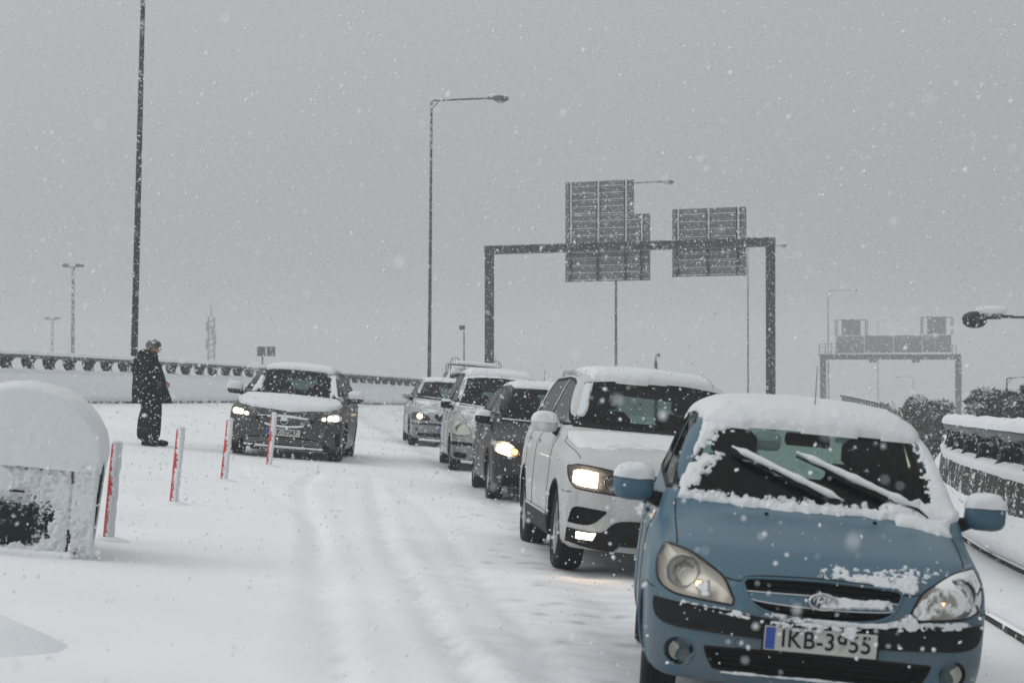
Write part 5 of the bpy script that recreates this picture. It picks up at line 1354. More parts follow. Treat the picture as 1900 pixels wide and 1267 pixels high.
# ---- small silver hatchback with tall oval lamps
P_SILVER = paint('silver paint', (.34, .35, .355), .4, .4, (-.62, .55, .25, 46, 3), .3)
c = Car('silver', 'parked_car', 'small silver hatchback with unlit oval headlight, between the black hatchback and the silver saloon', 'car', P_SILVER, 'cars queuing in the snow')
c._lip = P_SILVER
c.windows(mirrored([(-.69, 1.04), (-.4, 1.035), (0, 1.035)]), mirrored([(-.55, 1.47), (-.3, 1.50), (0, 1.51)]), std_side(c))
c.wheels(5)
c.headlight([(-.81, .66), (-.79, .585), (-.68, .57), (-.53, .585)], [(-.805, .72), (-.76, .80), (-.66, .785), (-.55, .68), (-.52, .60)], [(-.68, .68, .06, None, .03)], .09,
            housing=simple('hazy lamp shell', (.42, .42, .37), .5, .1), lens=M_MILKY)
c.opening('grille', mirrored([(-.42, .57), (-.3, .555), (0, .55)]), mirrored([(-.42, .65), (-.3, .66), (0, .665)]), .04)
c.opening('bumper_slot', [(-.80, .415), (-.49, .42)], [(-.80, .46), (-.49, .462)], .03, both=True)
c.opening('fog_intake', [(-.76, .26), (-.73, .225), (-.56, .22)], [(-.76, .29), (-.7, .30), (-.57, .29)], .04, both=True)
c.opening('lower_intake', mirrored([(-.44, .235), (0, .23)]), mirrored([(-.46, .325), (0, .33)]), .04)
c.finish(); side_details(c); c.plate(.44, '', 0)
for sg in (-1, 1): c.line('hood_seam', 'top', [(sg * .70, .85), (sg * .70, .5), (sg * .60, .22)], r=.004)
c.line('bumper_seam', 'front', [(-.80, .56), (-.52, .555), (0, .545), (.52, .555), (.8, .56)], r=.003, n=50)
c.mirrors(1.05, 1.025, (.085, .06), M_BLACK, .90, .025, .3)
roof_snow(c, .06)
c.line('cowl_snow', 'front', [(-.66, 1.05), (-.2, 1.02), (.3, 1.02), (.66, 1.05)], M_SNOWCAP, .014, 40, off=.012)
wiper(c, (-.6, 1.06), (.15, 1.035), 0)

# ---- silver saloon
P_SIL2 = paint('silver grey paint', (.26, .27, .28), .38, .4, (-.66, .55, .25, 46, 3), .3)
c = Car('saloon', 'parked_car', 'silver saloon with a round lit headlight and kidney grille, farthest car of the queue', 'car', P_SIL2, 'cars queuing in the snow')
c._lip = P_SIL2
c.windows(mirrored([(-.70, .95), (-.4, .945), (0, .945)]), mirrored([(-.54, 1.305), (-.3, 1.325), (0, 1.335)]), std_side(c), rear=True)
c.wheels(5)
c.headlight([(-.84, .62), (-.82, .555), (-.6, .545), (-.46, .545)], [(-.84, .66), (-.78, .69), (-.63, .685), (-.50, .61), (-.45, .555)], [(-.68, .62, .05, M_BULB_ON, .01), (-.54, .60, .04, None, .02)], .07, housing=M_BLACK)
c.opening('kidney_grille', [(-.35, .545), (-.2, .535), (-.03, .54)], [(-.40, .64), (-.36, .68), (-.15, .685), (-.03, .68)], .04, both=True, trimmat=M_CHROME)
c.opening('lower_intake', mirrored([(-.66, .225), (0, .22)]), mirrored([(-.74, .28), (0, .30)]), .05)
c.finish(); side_details(c); 
c.skin('bumper_strip', 'front', mirrored([(-.84, .45), (-.5, .46), (0, .462)]), mirrored([(-.84, .48), (-.5, .495), (0, .50)]), M_BLACK, .006, 60, 3, thick=.01)
c.plate(.395, '', 0)
for sg in (-1, 1):
    c.line('hood_seam', 'top', [(sg * .74, 1.35), (sg * .74, .7), (sg * .60, .22)], r=.004)
    lo, up = circ(sg * .72, .36, .03, .03); c.skin('fog_lamp', 'front', lo, up, M_BLACK, .003, 10, 4)
c.mirrors(1.6, .985, (.085, .055), P_SIL2, .93, .02, .4)
roof_snow(c, .035)
wiper(c, (-.6, .975), (.05, .955), .008); c.line('cowl_snow', 'front', [(-.70, .95), (0, .935), (.7, .95)], M_SNOWCAP, .010, 40, off=.008)

# ---- dark grey hatchback turning in from the ramp
P_GREY = paint('dark grey paint', (.042, .043, .047), .4, .2, (-.84, .5, .22, 52, 3), .12)
c = Car('grey', 'moving_car', 'dark grey hatchback with both headlights lit and snow slab on its hood, behind the posts', 'car', P_GREY)
c._lip = M_BLACK
c.windows(mirrored([(-.67, .985), (-.35, .985), (0, .985)]), mirrored([(-.54, 1.325), (-.3, 1.345), (0, 1.352)]), std_side(c))
c.wheels(5)
c.headlight([(-.84, .66), (-.80, .645), (-.6, .632), (-.46, .65)], [(-.84, .715), (-.76, .755), (-.62, .725), (-.46, .655)], [(-.755, .69, .042, M_BULB_ON, .008), (-.68, .685, .038, M_BULB_ON, .008), (-.585, .665, .026, M_BULB_ON, .008)], .05)
c.opening('upper_grille', mirrored([(-.44, .61), (-.36, .575), (-.2, .545), (0, .535)]), mirrored([(-.45, .625), (-.3, .645), (0, .65)]), .045)
c.opening('lower_intake', mirrored([(-.70, .225), (-.4, .23), (0, .23)]), mirrored([(-.70, .24), (-.56, .32), (-.3, .355), (0, .36)]), .05)
c.opening('corner_intake', [(-.84, .28), (-.78, .27)], [(-.83, .47), (-.76, .46)], .04, both=True)
c.finish(); side_details(c, sides=(-1, 1))
c.bars('grille_slat', mirrored([(-.44, .61), (-.36, .575), (-.2, .545), (0, .535)]), mirrored([(-.45, .625), (-.3, .645), (0, .65)]), 3, M_RIM, .018, .005)
c.bars('intake_slat', mirrored([(-.68, .228), (-.4, .23), (0, .23)]), mirrored([(-.70, .24), (-.56, .32), (-.3, .355), (0, .36)]), 4, M_RIM, .02, .006)
p = c.pts('front', [(0, .60)], .01)[0]
em = MB(); em.tube([(p[0] + .058 * math.cos(a), p[1], p[2] + .058 * math.sin(a)) for a in np.linspace(0, 2 * math.pi, 25)], .008, 6); em.tube([(p[0] - .1, p[1], p[2] + .008), (p[0] + .01, p[1], p[2] - .012), (p[0] - .01, p[1], p[2] + .012), (p[0] + .1, p[1], p[2] - .008)], .007, 6)
em.build('front_emblem', M_CHROME, c.root, True)
c.plate(.425, 'K-2047', 0, fs=.105, dx=.03)
for sg in (-1, 1): c.line('hood_seam', 'top', [(sg * .77, 1.1), (sg * .77, .6), (sg * .70, .26)], r=.004)
c.skin('bumper_lip', 'front', mirrored([(-.78, .185), (0, .18)]), mirrored([(-.78, .22), (0, .215)]), M_BLACK, .014, 50, 3, thick=.02)
c.mirrors(1.4, 1.0, (.12, .075), P_GREY, .95, .05, .0)
roof_snow(c, .06)
def slab(u, v, p):
    e = np.minimum(np.minimum(u, 1 - u) * 1.45, np.minimum(v, 1 - v) * .9 + .0)
    k = (e - .025 * (1 + 2 * fbm(p, 6, 3, 3))) / .06
    return np.where(k > 0, .055 * np.clip(k, 0, 1) ** .5 * (1 + .25 * fbm(p, 3, 3, 5)), -1)
c.snow('hood_snow', 'top', [(-.80, .80), (-.70, .26), (-.25, .07), (.25, .07), (.70, .26), (.80, .80)], [(-.76, 1.10), (-.3, 1.04), (0, 1.03), (.3, 1.04), (.76, 1.10)], slab, 110, 70)
c.snow('windscreen_snow', 'front', [(-.67, .985), (-.6, .985), (-.5, .985)], [(-.56, 1.32), (-.52, 1.325), (-.50, 1.33)], splat(.3, .016, 16, lambda u, v: .2 + (1 - u), 3), 30, 60)
c.snow('windscreen_snow', 'front', [(.56, .985), (.62, .985), (.69, .985)], [(.50, 1.325), (.54, 1.325), (.58, 1.32)], splat(.15, .018, 16, lambda u, v: .3 + u, 5), 30, 60)
c.snow('grille_snow', 'front', [(-.44, .625), (0, .645), (.44, .625)], [(-.43, .665), (0, .685), (.43, .665)], splat(.2, .022, 14, None, 3), 100, 14)
c.snow('grille_lip_snow', 'front', [(-.40, .545), (-.2, .505), (0, .495), (.2, .505), (.42, .55)], [(-.42, .585), (-.2, .545), (0, .53), (.2, .545), (.44, .60)], splat(.35, .018, 16, None, 6), 100, 16)
c.snow('bumper_lip_snow', 'front', [(-.72, .205), (0, .20), (.72, .205)], [(-.70, .23), (0, .228), (.70, .23)], splat(.3, .03, 14, None, 6), 100, 10)
c.snow('emblem_snow', 'front', [(-.06, .60), (0, .59), (.06, .60)], [(-.05, .65), (0, .66), (.05, .65)], splat(.2, .02, 16, None, 6), 20, 14).location = (0, -.012, 0)

# ---- white van with a roof rack, mostly hidden behind the queue
SPECS['van'] = dict(SPECS['suv']); SPECS['van'].update(L=4.3)
POSES['van'] = (-.92, 55.5, .09, 'van')
P_VAN = paint('van paint', (.55, .56, .56), .4, 0, (-.7, .6, .2, 30, 3), .3)
c = Car('van', 'parked_van', 'white van with a snow-covered ladder rack on its roof, mostly hidden behind the silver cars', 'van', P_VAN)
c.windows(mirrored([(-.745, 1.165), (-.4, 1.16), (0, 1.16)]), mirrored([(-.60, 1.535), (-.3, 1.565), (0, 1.575)]), std_side(c))
c.wheels(5); c.headlight([(-.86, .75), (-.8, .68), (-.5, .68)], [(-.86, .80), (-.8, .87), (-.5, .83)], [(-.7, .77, .06, None, .03)], .06)
c.opening('grille', mirrored([(-.44, .64), (0, .64)]), mirrored([(-.44, .80), (0, .80)]), .04)
c.finish(); c.mirrors(1.6, 1.15, (.1, .08), M_BLACK, .97, 0); roof_snow(c, .06)
rk = MB()
for sg in (-1, 1):
    rk.tube([(sg * .62, 1.7, 1.78), (sg * .62, 3.8, 1.78)], .016, 6)
    for y in (1.8, 2.8, 3.7): rk.tube([(sg * .62, y, 1.58), (sg * .62, y, 1.79)], .014, 6)
    a = np.linspace(0, math.pi, 9); rk.tube([(sg * .52 + .13 * math.cos(t), 1.75, 1.80 + .16 * math.sin(t)) for t in a], .01, 5)
    for q in (-.06, 0, .06): rk.tube([(sg * .52 + q, 1.75, 1.78), (sg * .52 + q, 1.75, 1.92)], .006, 5)
for y in (1.8, 2.8, 3.7): rk.tube([(-.62, y, 1.78), (.62, y, 1.78)], .016, 6)
rack = rk.build('roof_rack', M_STEEL, c.root)
MB().box((0, 2.2, 1.84), (1.04, 1.0, .10), bev=.03).build('rack_snow', M_SNOWCAP, rack)
MB().tube([(.5, 1.8, 1.8), (.5, 1.8, 2.18)], (.006, .003), 5).build('rack_aerial', M_STEEL, rack)
# ---------------------------------------------------------------- marker posts
M_POST = simple('red and white post', (.50, .025, .018), .5, 0, snow=(-.62, .3, 1.0, 30, 4.5))
mp, tp, bp_ = M_POST, M_POST.node_tree, None
for k, (x, y, h, lab) in enumerate([(-3.10, 17.36, .76, 'nearest and tallest red marker post, next to the snow-covered container'), (-3.29, 21.98, .75, 'second red marker post from the container, just right of the standing person'),
                                     (-3.44, 26.97, .75, 'third red marker post, in front of the left headlight of the dark grey hatchback'), (-3.40, 31.61, .75, 'farthest red marker post, hiding part of the number plate of the dark grey hatchback')]):
    lean = [(.006), (.012), (.02), (.015)][k]
    r0 = thing('marker_post', lab, 'marker post', loc=(x, y, road_at(x, y) - .02), group='red and white marker posts'); r0.rotation_euler = (.01 * (k - 1), .085 + lean, .1 * k)
    MB().lathe([(.038, -.1), (.038, h - .02), (.034, h), (.001, h + .004)], n=22).build('tube', M_POST, r0, True)
    b = MB(); V = []; F = []; nA, nZ = 15, 46
    for j in range(nZ + 1):
        z = -.02 + (h + .02) * j / nZ
        for i in range(nA + 1):
            a = math.radians(-91 + 172 * i / nA); e = min(i, nA - i) / nA * 2
            nn = float(fbm(np.array([[a * 1.6, z * 9, k * 3.]]), 1.5, 4, 9)[0]); n2 = float(fbm(np.array([[a * 2, z * 30, k * 3.]]), 1.5, 3, 19)[0])
            t_ = .012 * min(1, e * 4) * (1 + nn) + .012 * nn + .006 * n2 - .004
            V.append(((.038 + t_) * math.cos(a), (.038 + t_) * math.sin(a), z))
    F = grid_faces(nZ + 1, nA + 1); mesh_obj('plastered_snow', V, F, M_SNOWCAP, r0)
    MB().blob((0.004, 0, h + .004), (.043, .043, .024), 1, (16, 8)).build('snow_cap', M_SNOWCAP, r0, True)
    MB().blob((.03, -.01, .0), (.16, .14, .05), 1, (18, 8)).build('snow_collar', M_ROADSNOW, r0, True)

# ---------------------------------------------------------------- snow-covered waste container
cx, cy = -3.41, 15.35; M_GREEN = simple('dark green plastic', (.004, .035, .024), .45, 0, snow=(-.10, .5, .60, 20, 2.6))
M_GREENB = simple('dark green plastic in the slot', (.004, .02, .016), .5, 0, snow=(-.78, .5, .6, 30, 3))
r0 = thing('waste_container', 'green waste container with a domed snow-covered lid at the left edge', 'waste container', loc=(cx, cy, road_at(cx, cy) - .27))
r0.rotation_euler = (0, .087, .15)
W_, Ht, R_ = .545, .90, .545; Dp = 1.3
def outline_c(z):  # half width
    return W_ - .055 * max(0, (Ht - z)) / Ht if z < Ht else 0
def shell_c(name, y0, y1, mat, inset=0., z0=0., arc=True, lip=0.):
    V = []; prof = []
    for z in np.linspace(z0, Ht, 12): prof.append((outline_c(min(z, Ht - 1e-6)) - inset, z))
    if arc:
        for a in np.linspace(0, math.pi, 33)[1:-1]: prof.append(((R_ - inset) * math.cos(a), Ht + (R_ * .86 - inset) * math.sin(a)))
        for z in np.linspace(Ht, z0, 12): prof.append((-(outline_c(min(z, Ht - 1e-6)) - inset), z))
    return prof
prof = shell_c('b', 0, 0, None); n = len(prof)
V = []; ysr = [0, .012, .03, Dp - .03, Dp]; ins = [.03, .01, 0, 0, .03]
for yv, i_ in zip(ysr, ins):
    for (px, pz) in prof:
        k = 1 - i_ / .5; V.append((px * k, yv, pz if pz < Ht else Ht + (pz - Ht) * k))
F = grid_faces(5, n); F.append(tuple(range(n))); F.append(tuple(4 * n + k for k in range(n))[::-1])
mesh_obj('body', V, F, M_GREEN, r0, False)
# raised end frame: strip down the right side, slot, lip, handle
MB().box((.47, -.012, .46), (.12, .03, .90), (0, -.03, 0), .012).build('corner_post', M_GREEN, r0)
MB().box((-.47, -.012, .46), (.12, .03, .90), (0, .03, 0), .012).build('corner_post', M_GREEN, r0)
MB().box((0, -.03, Ht + .0), (.98, .05, .05), None, .02).build('lid_rim', M_GREEN, r0)
MB().box((-.02, -.006, .48), (.84, .02, .30), None, .02).build('recess_panel', M_GREENB, r0)
lb = MB(); lb.box((-.02, -.04, .28), (.86, .09, .07), None, .025); lb.build('lower_lip', M_GREEN, r0)
MB().box((.0, -.066, .70), (.10, .02, .014), None, .004).build('handle', M_SEAL, r0)
for sx_ in (-.4, .4):
    for y_ in (.12, Dp - .12): MB().lathe([(.001, -.02), (.08, -.02), (.09, 0), (.08, .02), (.001, .02)], (sx_, y_, -.02), 'x', 16).build('castor', M_RUBBER, r0, True)
# snow on dome and face
V = []; nA, nY = 90, 60
for j in range(nY):
    yv = -.055 + (Dp + .05) * j / (nY - 1) 
    for i in range(nA):
        a = math.pi * (-.03 + 1.06 * i / (nA - 1)); e = max(0, math.sin(a))
        q = np.array([[math.cos(a), yv * 1.5, math.sin(a)]]); nn = float(fbm(q, 2.2, 4, 3)[0]); n2 = float(fbm(q, 11, 3, 4)[0])
        T = .003 + .066 * e ** .7 + (.002 + .030 * e) * nn + (.002 + .012 * e) * n2; fr = min(1, (j) / 5); T = T * (.25 + .75 * fr ** .5)
        V.append(((R_ + T) * math.cos(a), yv, Ht + (R_ * .86 + T) * math.sin(a)))
F = grid_faces(nY, nA); c0 = len(V)
rings = 16
for j in range(1, rings + 1):
    k = 1 - j / rings
    for i in range(nA):
        b0 = np.array(V[i]); a = math.pi * (-.03 + 1.06 * i / (nA - 1)); p_ = np.array([b0[0] * k, 0, Ht - .03 + (b0[2] - Ht + .03) * k]); nn = float(fbm(np.array([[p_[0], 0, p_[2]]]), 6, 4, 8)[0])
        bul = .020 * (1 - k ** 2) ** .5 + .014 * nn + .010 * float(fbm(np.array([[p_[0], 1, p_[2]]]), 22, 3, 18)[0])
        V.append((p_[0], -.05 - bul, p_[2]))
F += [(i + 1, i, c0 + i, c0 + i + 1) for i in range(nA - 1)]
F += [(c0 + j * nA + i + 1, c0 + j * nA + i, c0 + (j + 1) * nA + i, c0 + (j + 1) * nA + i + 1) for j in range(rings - 1) for i in range(nA - 1)]
mesh_obj('lid_snow', V, F, M_SNOW, r0)
def face_snow(nm, x0, x1, z0, z1, T, thr, seed, y0=-.03, nx=120, nz=90, bias=None):
    xs_ = np.linspace(x0, x1, nx); zs_ = np.linspace(z0, z1, nz); XX, ZZ = np.meshgrid(xs_, zs_); q = np.stack([XX, ZZ, XX * 0], -1).reshape(-1, 3)
    f = fbm(q, 5, 4, seed) * 1.5 + fbm(q, 42, 3, seed + 3) * .9 + (1 - thr)
    if bias is not None: f = f + bias(q[:, 0], q[:, 1])
    e = np.minimum(np.minimum(q[:, 0] - x0, x1 - q[:, 0]), np.minimum(q[:, 1] - z0, z1 - q[:, 1])); f = np.minimum(f, e * 30)
    t_ = np.where(f > 0, T * np.clip(f * 1.6, .1, 1) * (1 + .5 * fbm(q, 16, 3, 6)), -1); on = (t_ > 0)
    Vv = np.stack([q[:, 0], y0 - np.where(on, t_, -.03), q[:, 1]], -1); m_ = on.reshape(nz, nx); mk = m_[:-1, :-1] & m_[1:, 1:] | m_[1:, :-1] & m_[:-1, 1:]
    return mesh_obj(nm, Vv, grid_faces(nz, nx, mk), M_SNOWCAP, r0)
MB().tube([(W_ - .055 * (Ht - z) / Ht + .006, .03, z) for z in np.linspace(0, Ht, 8)] + [((R_ + .004) * math.cos(a), .03, Ht + R_ * .86 * math.sin(a)) for a in np.linspace(.05, .14, 3)], .010, 8).build('edge_flange', simple('bare dark green edge', (.004, .04, .026), .4), r0, True)
def slot_bias(x, z):
    dx = (x + .12) / .36; dz = (z - .48) / .15; return -1.5 * np.exp(-(np.abs(dx) ** 3 + np.abs(dz) ** 3)) - .55 * np.exp(-((x - .48) / .07) ** 2 - ((z - .28) / .12) ** 2) - .30 * np.exp(-((z - .86) / .03) ** 2) * (x < .36) - .4 * np.exp(-((x - .36) / .012) ** 2)
face_snow('face_snow', -.535, .535, .08, .95, .030, .45, 4, -.036, nx=200, nz=150, bias=slot_bias)
# foreground heap
V = []; nA, nR = 64, 26; hx, hy = -3.0, 11.0
for j in range(nR + 1):
    for i in range(nA):
        a = 2 * math.pi * i / nA; k = j / nR; rr = .84 * k * (1 + .12 * math.sin(2 * a + 1) + .05 * math.sin(5 * a)); x_, y_ = hx + rr * 1.0 * math.cos(a), hy + rr * 1.1 * math.sin(a)
        hgt = .21 * max(0, 1 - k ** 2.4) ** .8; q = np.array([[x_, y_, 0]]); nn = float(fbm(q, 3, 4, 7)[0]); V.append((x_, y_, road_at(x_, y_) * .35 + .65 * (.087 * 2.86) + hgt * (1 + .45 * nn + .12 * float(fbm(q, 12, 3, 5)[0])) - .02 - .12 * k))
F = grid_faces(nR + 1, nA) + [((j + 1) * nA - 1, j * nA, (j + 1) * nA, (j + 2) * nA - 1) for j in range(nR)]
o = mesh_obj('snow_heap', V, [f[::-1] for f in F], M_ROADSNOW); tag(o, 'rounded heap of snow in the bottom left corner', 'snow heap')

# ---------------------------------------------------------------- the standing person
M_SKIN = simple('skin', (.42, .20, .14), .6, var=.1); M_COAT = simple('black padded coat', (.008, .008, .009), .9, 0, snow=(-.95, .55, .35, 26, 4))
M_TROU = simple('dark trousers', (.012, .012, .014), .9, 0, snow=(-1.05, .5, .35, 22, 4)); M_HAT = simple('grey knitted hat', (.11, .11, .105), .95, 0, snow=(-.7, .6, .3, 40, 3)); M_BOOT = simple('dark boots', (.01, .01, .01), .8, 0, snow=(-.9, .5, .3, 30, 3))
M_STRIPE = simple('dark knitted stripe', (.02, .02, .022), .9)
px_, py_ = -5.56, 34.74
per = thing('person', 'person in long black coat and grey knitted hat standing alone in the snow, looking down', 'person', loc=(px_, py_, road_at(px_, py_) - .01))
def skin_mesh(name, chains, mat, parent, levels=2, root=0):
    """chains: lists of (x,y,z,r); a chain may start on an existing vertex by giving its index"""
    V = []; E = []; Rr = []
    for ch in chains:
        prev = None
        for v in ch:
            if isinstance(v, int): prev = v; continue
            V.append(v[:3]); Rr.append(v[3]); i = len(V) - 1
            if prev is not None: E.append((prev, i))
            prev = i
    me = bpy.data.meshes.new(name); me.from_pydata(V, E, []); o = bpy.data.objects.new(name, me); COL.objects.link(o)
    md = o.modifiers.new('skin', 'SKIN'); md.use_smooth_shade = True
    sv = me.skin_vertices[0].data
    for i, r_ in enumerate(Rr): sv[i].radius = (r_, r_) if not hasattr(r_, '__len__') else r_; sv[i].use_root = (i == root)
    sb = o.modifiers.new('sub', 'SUBSURF'); sb.levels = levels; sb.render_levels = levels
    dg = bpy.context.evaluated_depsgraph_get(); me2 = bpy.data.meshes.new_from_object(o.evaluated_get(dg)); bpy.data.objects.remove(o)
    me2.materials.clear(); me2.materials.append(mat); me2.name = name
    o2 = bpy.data.objects.new(name, me2); COL.objects.link(o2); o2.parent = parent
    return o2
per.scale = (1.06, 1.06, .94)
# body faces +x; head bent forward
body = skin_mesh('body', [
    [(0, 0, .90, .13), (-.02, 0, 1.05, .125), (-.04, 0, 1.22, .14), (-.03, 0, 1.36, .13), (.0, 0, 1.43, .06), (.035, 0, 1.49, .055), (.065, 0, 1.555, .085), (.075, 0, 1.62, .088), (.06, 0, 1.675, .06)],
    [0, (.0, -.10, .84, .10), (.01, -.10, .48, .068), (-.02, -.10, .12, .04), (.04, -.11, .05, .03), (.10, -.12, .04, .02)],
    [0, (.0, .10, .84, .10), (-.01, .11, .48, .068), (-.05, .11, .12, .04), (.01, .12, .05, .03), (.08, .13, .04, .02)],
    [3, (-.03, -.19, 1.34, .065), (-.05, -.24, 1.05, .05), (.13, -.16, .98, .037), (.20, -.09, 1.0, .03)],
    [3, (-.03, .19, 1.34, .065), (-.05, .24, 1.05, .05), (.13, .16, .98, .037), (.20, .09, 1.0, .03)],
    ], M_SKIN, per)
face = skin_mesh('nose', [[(.145, 0, 1.60, .016), (.168, 0, 1.578, .016), (.160, 0, 1.562, .014)]], M_SKIN, body, 1)
for sy_ in (-1, 1): MB().blob((.07, sy_ * .088, 1.585), (.026, .012, .034), 1, (12, 8)).build('ear', M_SKIN, body, True); MB().blob((.146, sy_ * .034, 1.60), (.012, .014, .008), 1, (10, 6)).build('eye', M_INK, body, True)
MB().blob((.150, 0, 1.535), (.012, .026, .006), 1, (10, 6)).build('mouth', simple('lips', (.3, .1, .08), .6), body, True)
for sy_ in (-1, 1):
    ch = [[(.20, sy_ * .085, 1.0, .026), (.235, sy_ * .06, 1.005, .028), (.262, sy_ * .035, 1.005, .022)]]
    for f_ in range(4):
        zz = 1.028 - f_ * .018; L_ = (.026, .031, .029, .022)[f_]; ch.append([1, (.268, sy_ * .03, zz, .0095), (.275 + L_ * .4, sy_ * .012, zz - .004, .009), (.272, sy_ * (.012 - L_), zz - .008, .008)])
    ch.append([0, (.232, sy_ * .05, 1.04, .0105), (.262, sy_ * .02, 1.052, .0095)])
    skin_mesh('hand', ch, M_SKIN, body, 1)
def loft(name, rings, mat, parent, n=40, folds=.0, seed=0):
    """rings: (cx, cy, z, rx, ry)"""
    R_s = resample([r for r in rings], 34); V = []
    for j, (a0, b0, z, rx, ry) in enumerate(R_s):
        for i in range(n):
            a = 2 * math.pi * i / n; q = np.array([[math.cos(a) * 1.3, math.sin(a) * 1.3, z * 2.2]]); k = 1 + folds * float(fbm(q, 1.6, 4, seed)[0]) + folds * .5 * math.sin(a * 7 + z * 3) * (1 - j / 34)
            V.append((a0 + rx * k * math.cos(a), b0 + ry * k * math.sin(a), z))
    F = grid_faces(34, n) + [((j + 1) * n - 1, j * n, (j + 1) * n, (j + 2) * n - 1) for j in range(33)]
    F.append(tuple(range(n))[::-1])
    return mesh_obj(name, V, F, mat, parent)
coat = loft('coat', [(.03, 0, .70, .27, .27), (.03, 0, .78, .275, .275), (.01, 0, .95, .255, .27), (-.01, 0, 1.15, .225, .26), (-.05, 0, 1.32, .21, .27), (-.055, 0, 1.42, .175, .215), (-.025, 0, 1.49, .13, .14), (.02, 0, 1.55, .10, .105)], M_COAT, body, folds=.10, seed=3)
for sy_ in (-1, 1):
    skin_mesh('sleeve', [[(-.03, sy_ * .19, 1.36, .09), (-.05, sy_ * .26, 1.2, .085), (-.04, sy_ * .275, 1.05, .08), (.08, sy_ * .22, .98, .07), (.17, sy_ * .12, .99, .055)]], M_COAT, coat, 2)
    skin_mesh('trouser_leg', [[(0, sy_ * .10, .86, .15), (.04, sy_ * .105, .62, .14), (.0 + .03 * sy_, sy_ * .11, .46, .135), (-.01 + .04 * sy_, sy_ * .11, .25, .125), (-.02 + .05 * sy_, sy_ * .11, .08, .11)]], M_TROU, body, 2)
    skin_mesh('boot', [[(-.07 + .04 * sy_, sy_ * .115, .06, .06), (.05 + .05 * sy_, sy_ * .12, .055, .065), (.14 + .05 * sy_, sy_ * .125, .045, .055), (.21 + .05 * sy_, sy_ * .13, .04, .04)]], M_BOOT, body, 2)
MB().tube([(-.11, 0, 1.46), (-.10, .07, 1.50), (-.02, .11, 1.50), (.08, .075, 1.47), (.10, 0, 1.45), (.08, -.075, 1.47), (-.02, -.11, 1.50), (-.10, -.07, 1.50), (-.11, 0, 1.46)], .032, 8, False).build('collar', M_COAT, coat, True)
MB().blob((-.075, 0, 1.50), (.10, .13, .085), 1, (20, 12)).build('hood', M_COAT, coat, True)
hat = MB().blob((.052, 0, 1.645), (.112, .106, .10), 1, (28, 16)); hat = hat.build('knitted_hat', M_HAT, body, True)
for dz_, rr in ((.0, .110), (.022, .106), (.044, .096)):
    MB().tube([(.052 + rr * math.cos(a), .96 * rr * math.sin(a), 1.645 + dz_ + .30 * rr * math.cos(a) * -.0) for a in np.linspace(-1.2, 1.2, 15)], .006, 5).build('hat_stripe', M_STRIPE, hat, True)
MB().lathe([(.105, -.02), (.112, -.01), (.112, .012), (.104, .02)], (.052, 0, 1.615), 'z', 28).build('hat_brim', M_HAT, hat, True)

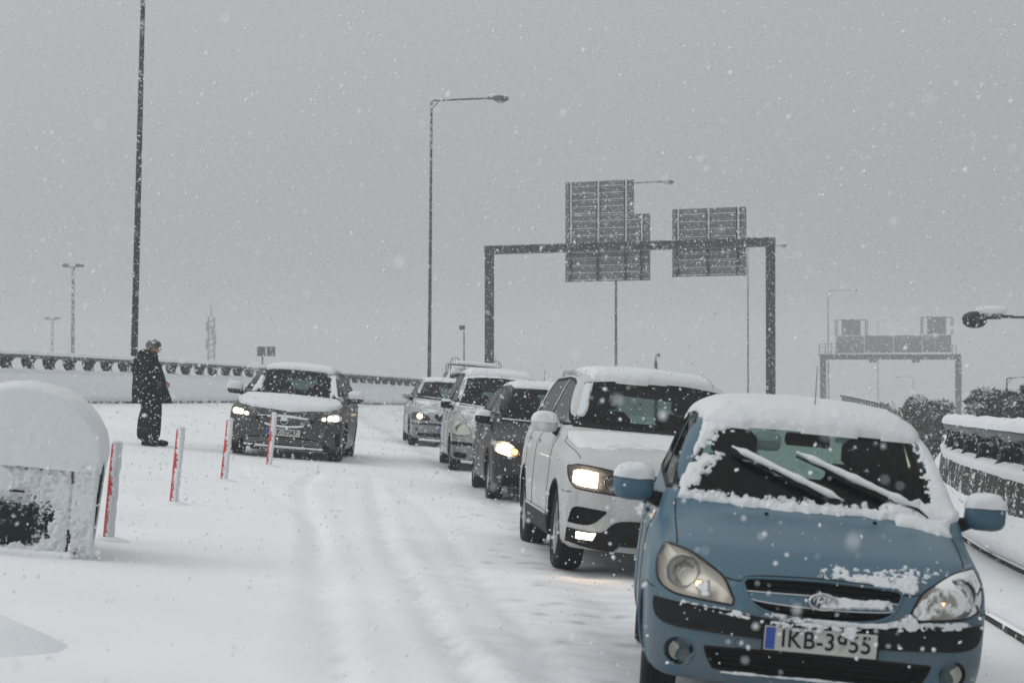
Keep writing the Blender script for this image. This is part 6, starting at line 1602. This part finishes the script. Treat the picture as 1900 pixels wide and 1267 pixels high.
# ---------------------------------------------------------------- falling snow
def flakes(n, y0, y1, rmin, rmax, seed, verts=8):
    r_ = np.random.RandomState(seed)
    u = r_.uniform(0, 1, n); Y_ = (y0 ** 3 + u * (y1 ** 3 - y0 ** 3)) ** (1 / 3.)
    Xf = r_.uniform(-1, 1, n) * (Y_ * .255 + .8); Zf = 1.49 + r_.uniform(-.16, .185, n) * Y_ + r_.uniform(-.4, .4, n)
    ok = Zf > bank_z(Xf) + .03; ok &= ~((Y_ < 1.6) & (np.abs(Xf) < .02))
    Xf, Y_, Zf = Xf[ok], Y_[ok], Zf[ok]; n = len(Xf); R_f = rmin + (rmax - rmin) * r_.uniform(0, 1, n) ** 2.2
    if verts == 6: B_ = np.array([(1, 0, 0), (-1, 0, 0), (0, 1, 0), (0, -1, 0), (0, 0, 1), (0, 0, -1)], float); Fb = np.array([(0, 2, 4), (2, 1, 4), (1, 3, 4), (3, 0, 4), (2, 0, 5), (1, 2, 5), (3, 1, 5), (0, 3, 5)])
    else: B_ = np.array([(1, 1, 1), (-1, -1, 1), (-1, 1, -1), (1, -1, -1)], float) * .75; Fb = np.array([(0, 2, 1), (0, 1, 3), (0, 3, 2), (1, 2, 3)])
    q = r_.normal(size=(n, 4)); q /= np.linalg.norm(q, axis=1, keepdims=True); w, x, y, z = q.T
    Rm = np.stack([1 - 2 * (y * y + z * z), 2 * (x * y - z * w), 2 * (x * z + y * w), 2 * (x * y + z * w), 1 - 2 * (x * x + z * z), 2 * (y * z - x * w), 2 * (x * z - y * w), 2 * (y * z + x * w), 1 - 2 * (x * x + y * y)], -1).reshape(n, 3, 3)
    sc = np.stack([r_.uniform(.6, 1.2, n), r_.uniform(.6, 1.2, n), r_.uniform(.35, 1., n)], -1)
    Vf = np.einsum('nij,nkj->nki', Rm, B_[None] * sc[:, None]) * R_f[:, None, None] + np.stack([Xf, Y_, Zf], -1)[:, None]
    return Vf.reshape(-1, 3), (Fb[None] + (np.arange(n) * len(B_))[:, None, None]).reshape(-1, 3)
parts = [flakes(1500, 1.8, 7, .0022, .0085, 1, 6), flakes(14000, 7, 20, .0030, .0130, 2, 6), flakes(100000, 20, 42, .0048, .0140, 3, 4), flakes(100000, 42, 95, .007, .016, 4, 4)]
Vs = np.concatenate([p[0] for p in parts]); offs = np.cumsum([0] + [len(p[0]) for p in parts[:-1]]); Fs = np.concatenate([p[1] + o for p, o in zip(parts, offs)])
me = bpy.data.meshes.new('falling_snow'); me.vertices.add(len(Vs)); me.vertices.foreach_set('co', Vs.astype(np.float32).ravel())
me.loops.add(Fs.size); me.loops.foreach_set('vertex_index', Fs.astype(np.int32).ravel()); me.polygons.add(len(Fs))
me.polygons.foreach_set('loop_start', np.arange(0, Fs.size, 3, dtype=np.int32)); me.polygons.foreach_set('loop_total', np.full(len(Fs), 3, np.int32)); me.update(calc_edges=True)
mf, tf, bf = mat_new('snowflake'); tf.nodes.remove(bf); d1 = N(tf, 'ShaderNodeBsdfDiffuse'); d1.inputs[0].default_value = (.84, .86, .88, 1); d2 = N(tf, 'ShaderNodeBsdfTranslucent'); d2.inputs[0].default_value = (.95, .96, .98, 1)
ms = N(tf, 'ShaderNodeMixShader'); ms.inputs[0].default_value = .0; tf.links.new(d1.outputs[0], ms.inputs[1]); tf.links.new(d2.outputs[0], ms.inputs[2]); tf.links.new(ms.outputs[0], tf.nodes['Material Output'].inputs['Surface'])
me.materials.append(mf); fs = bpy.data.objects.new('falling_snow', me); COL.objects.link(fs); tag(fs, kind='stuff')
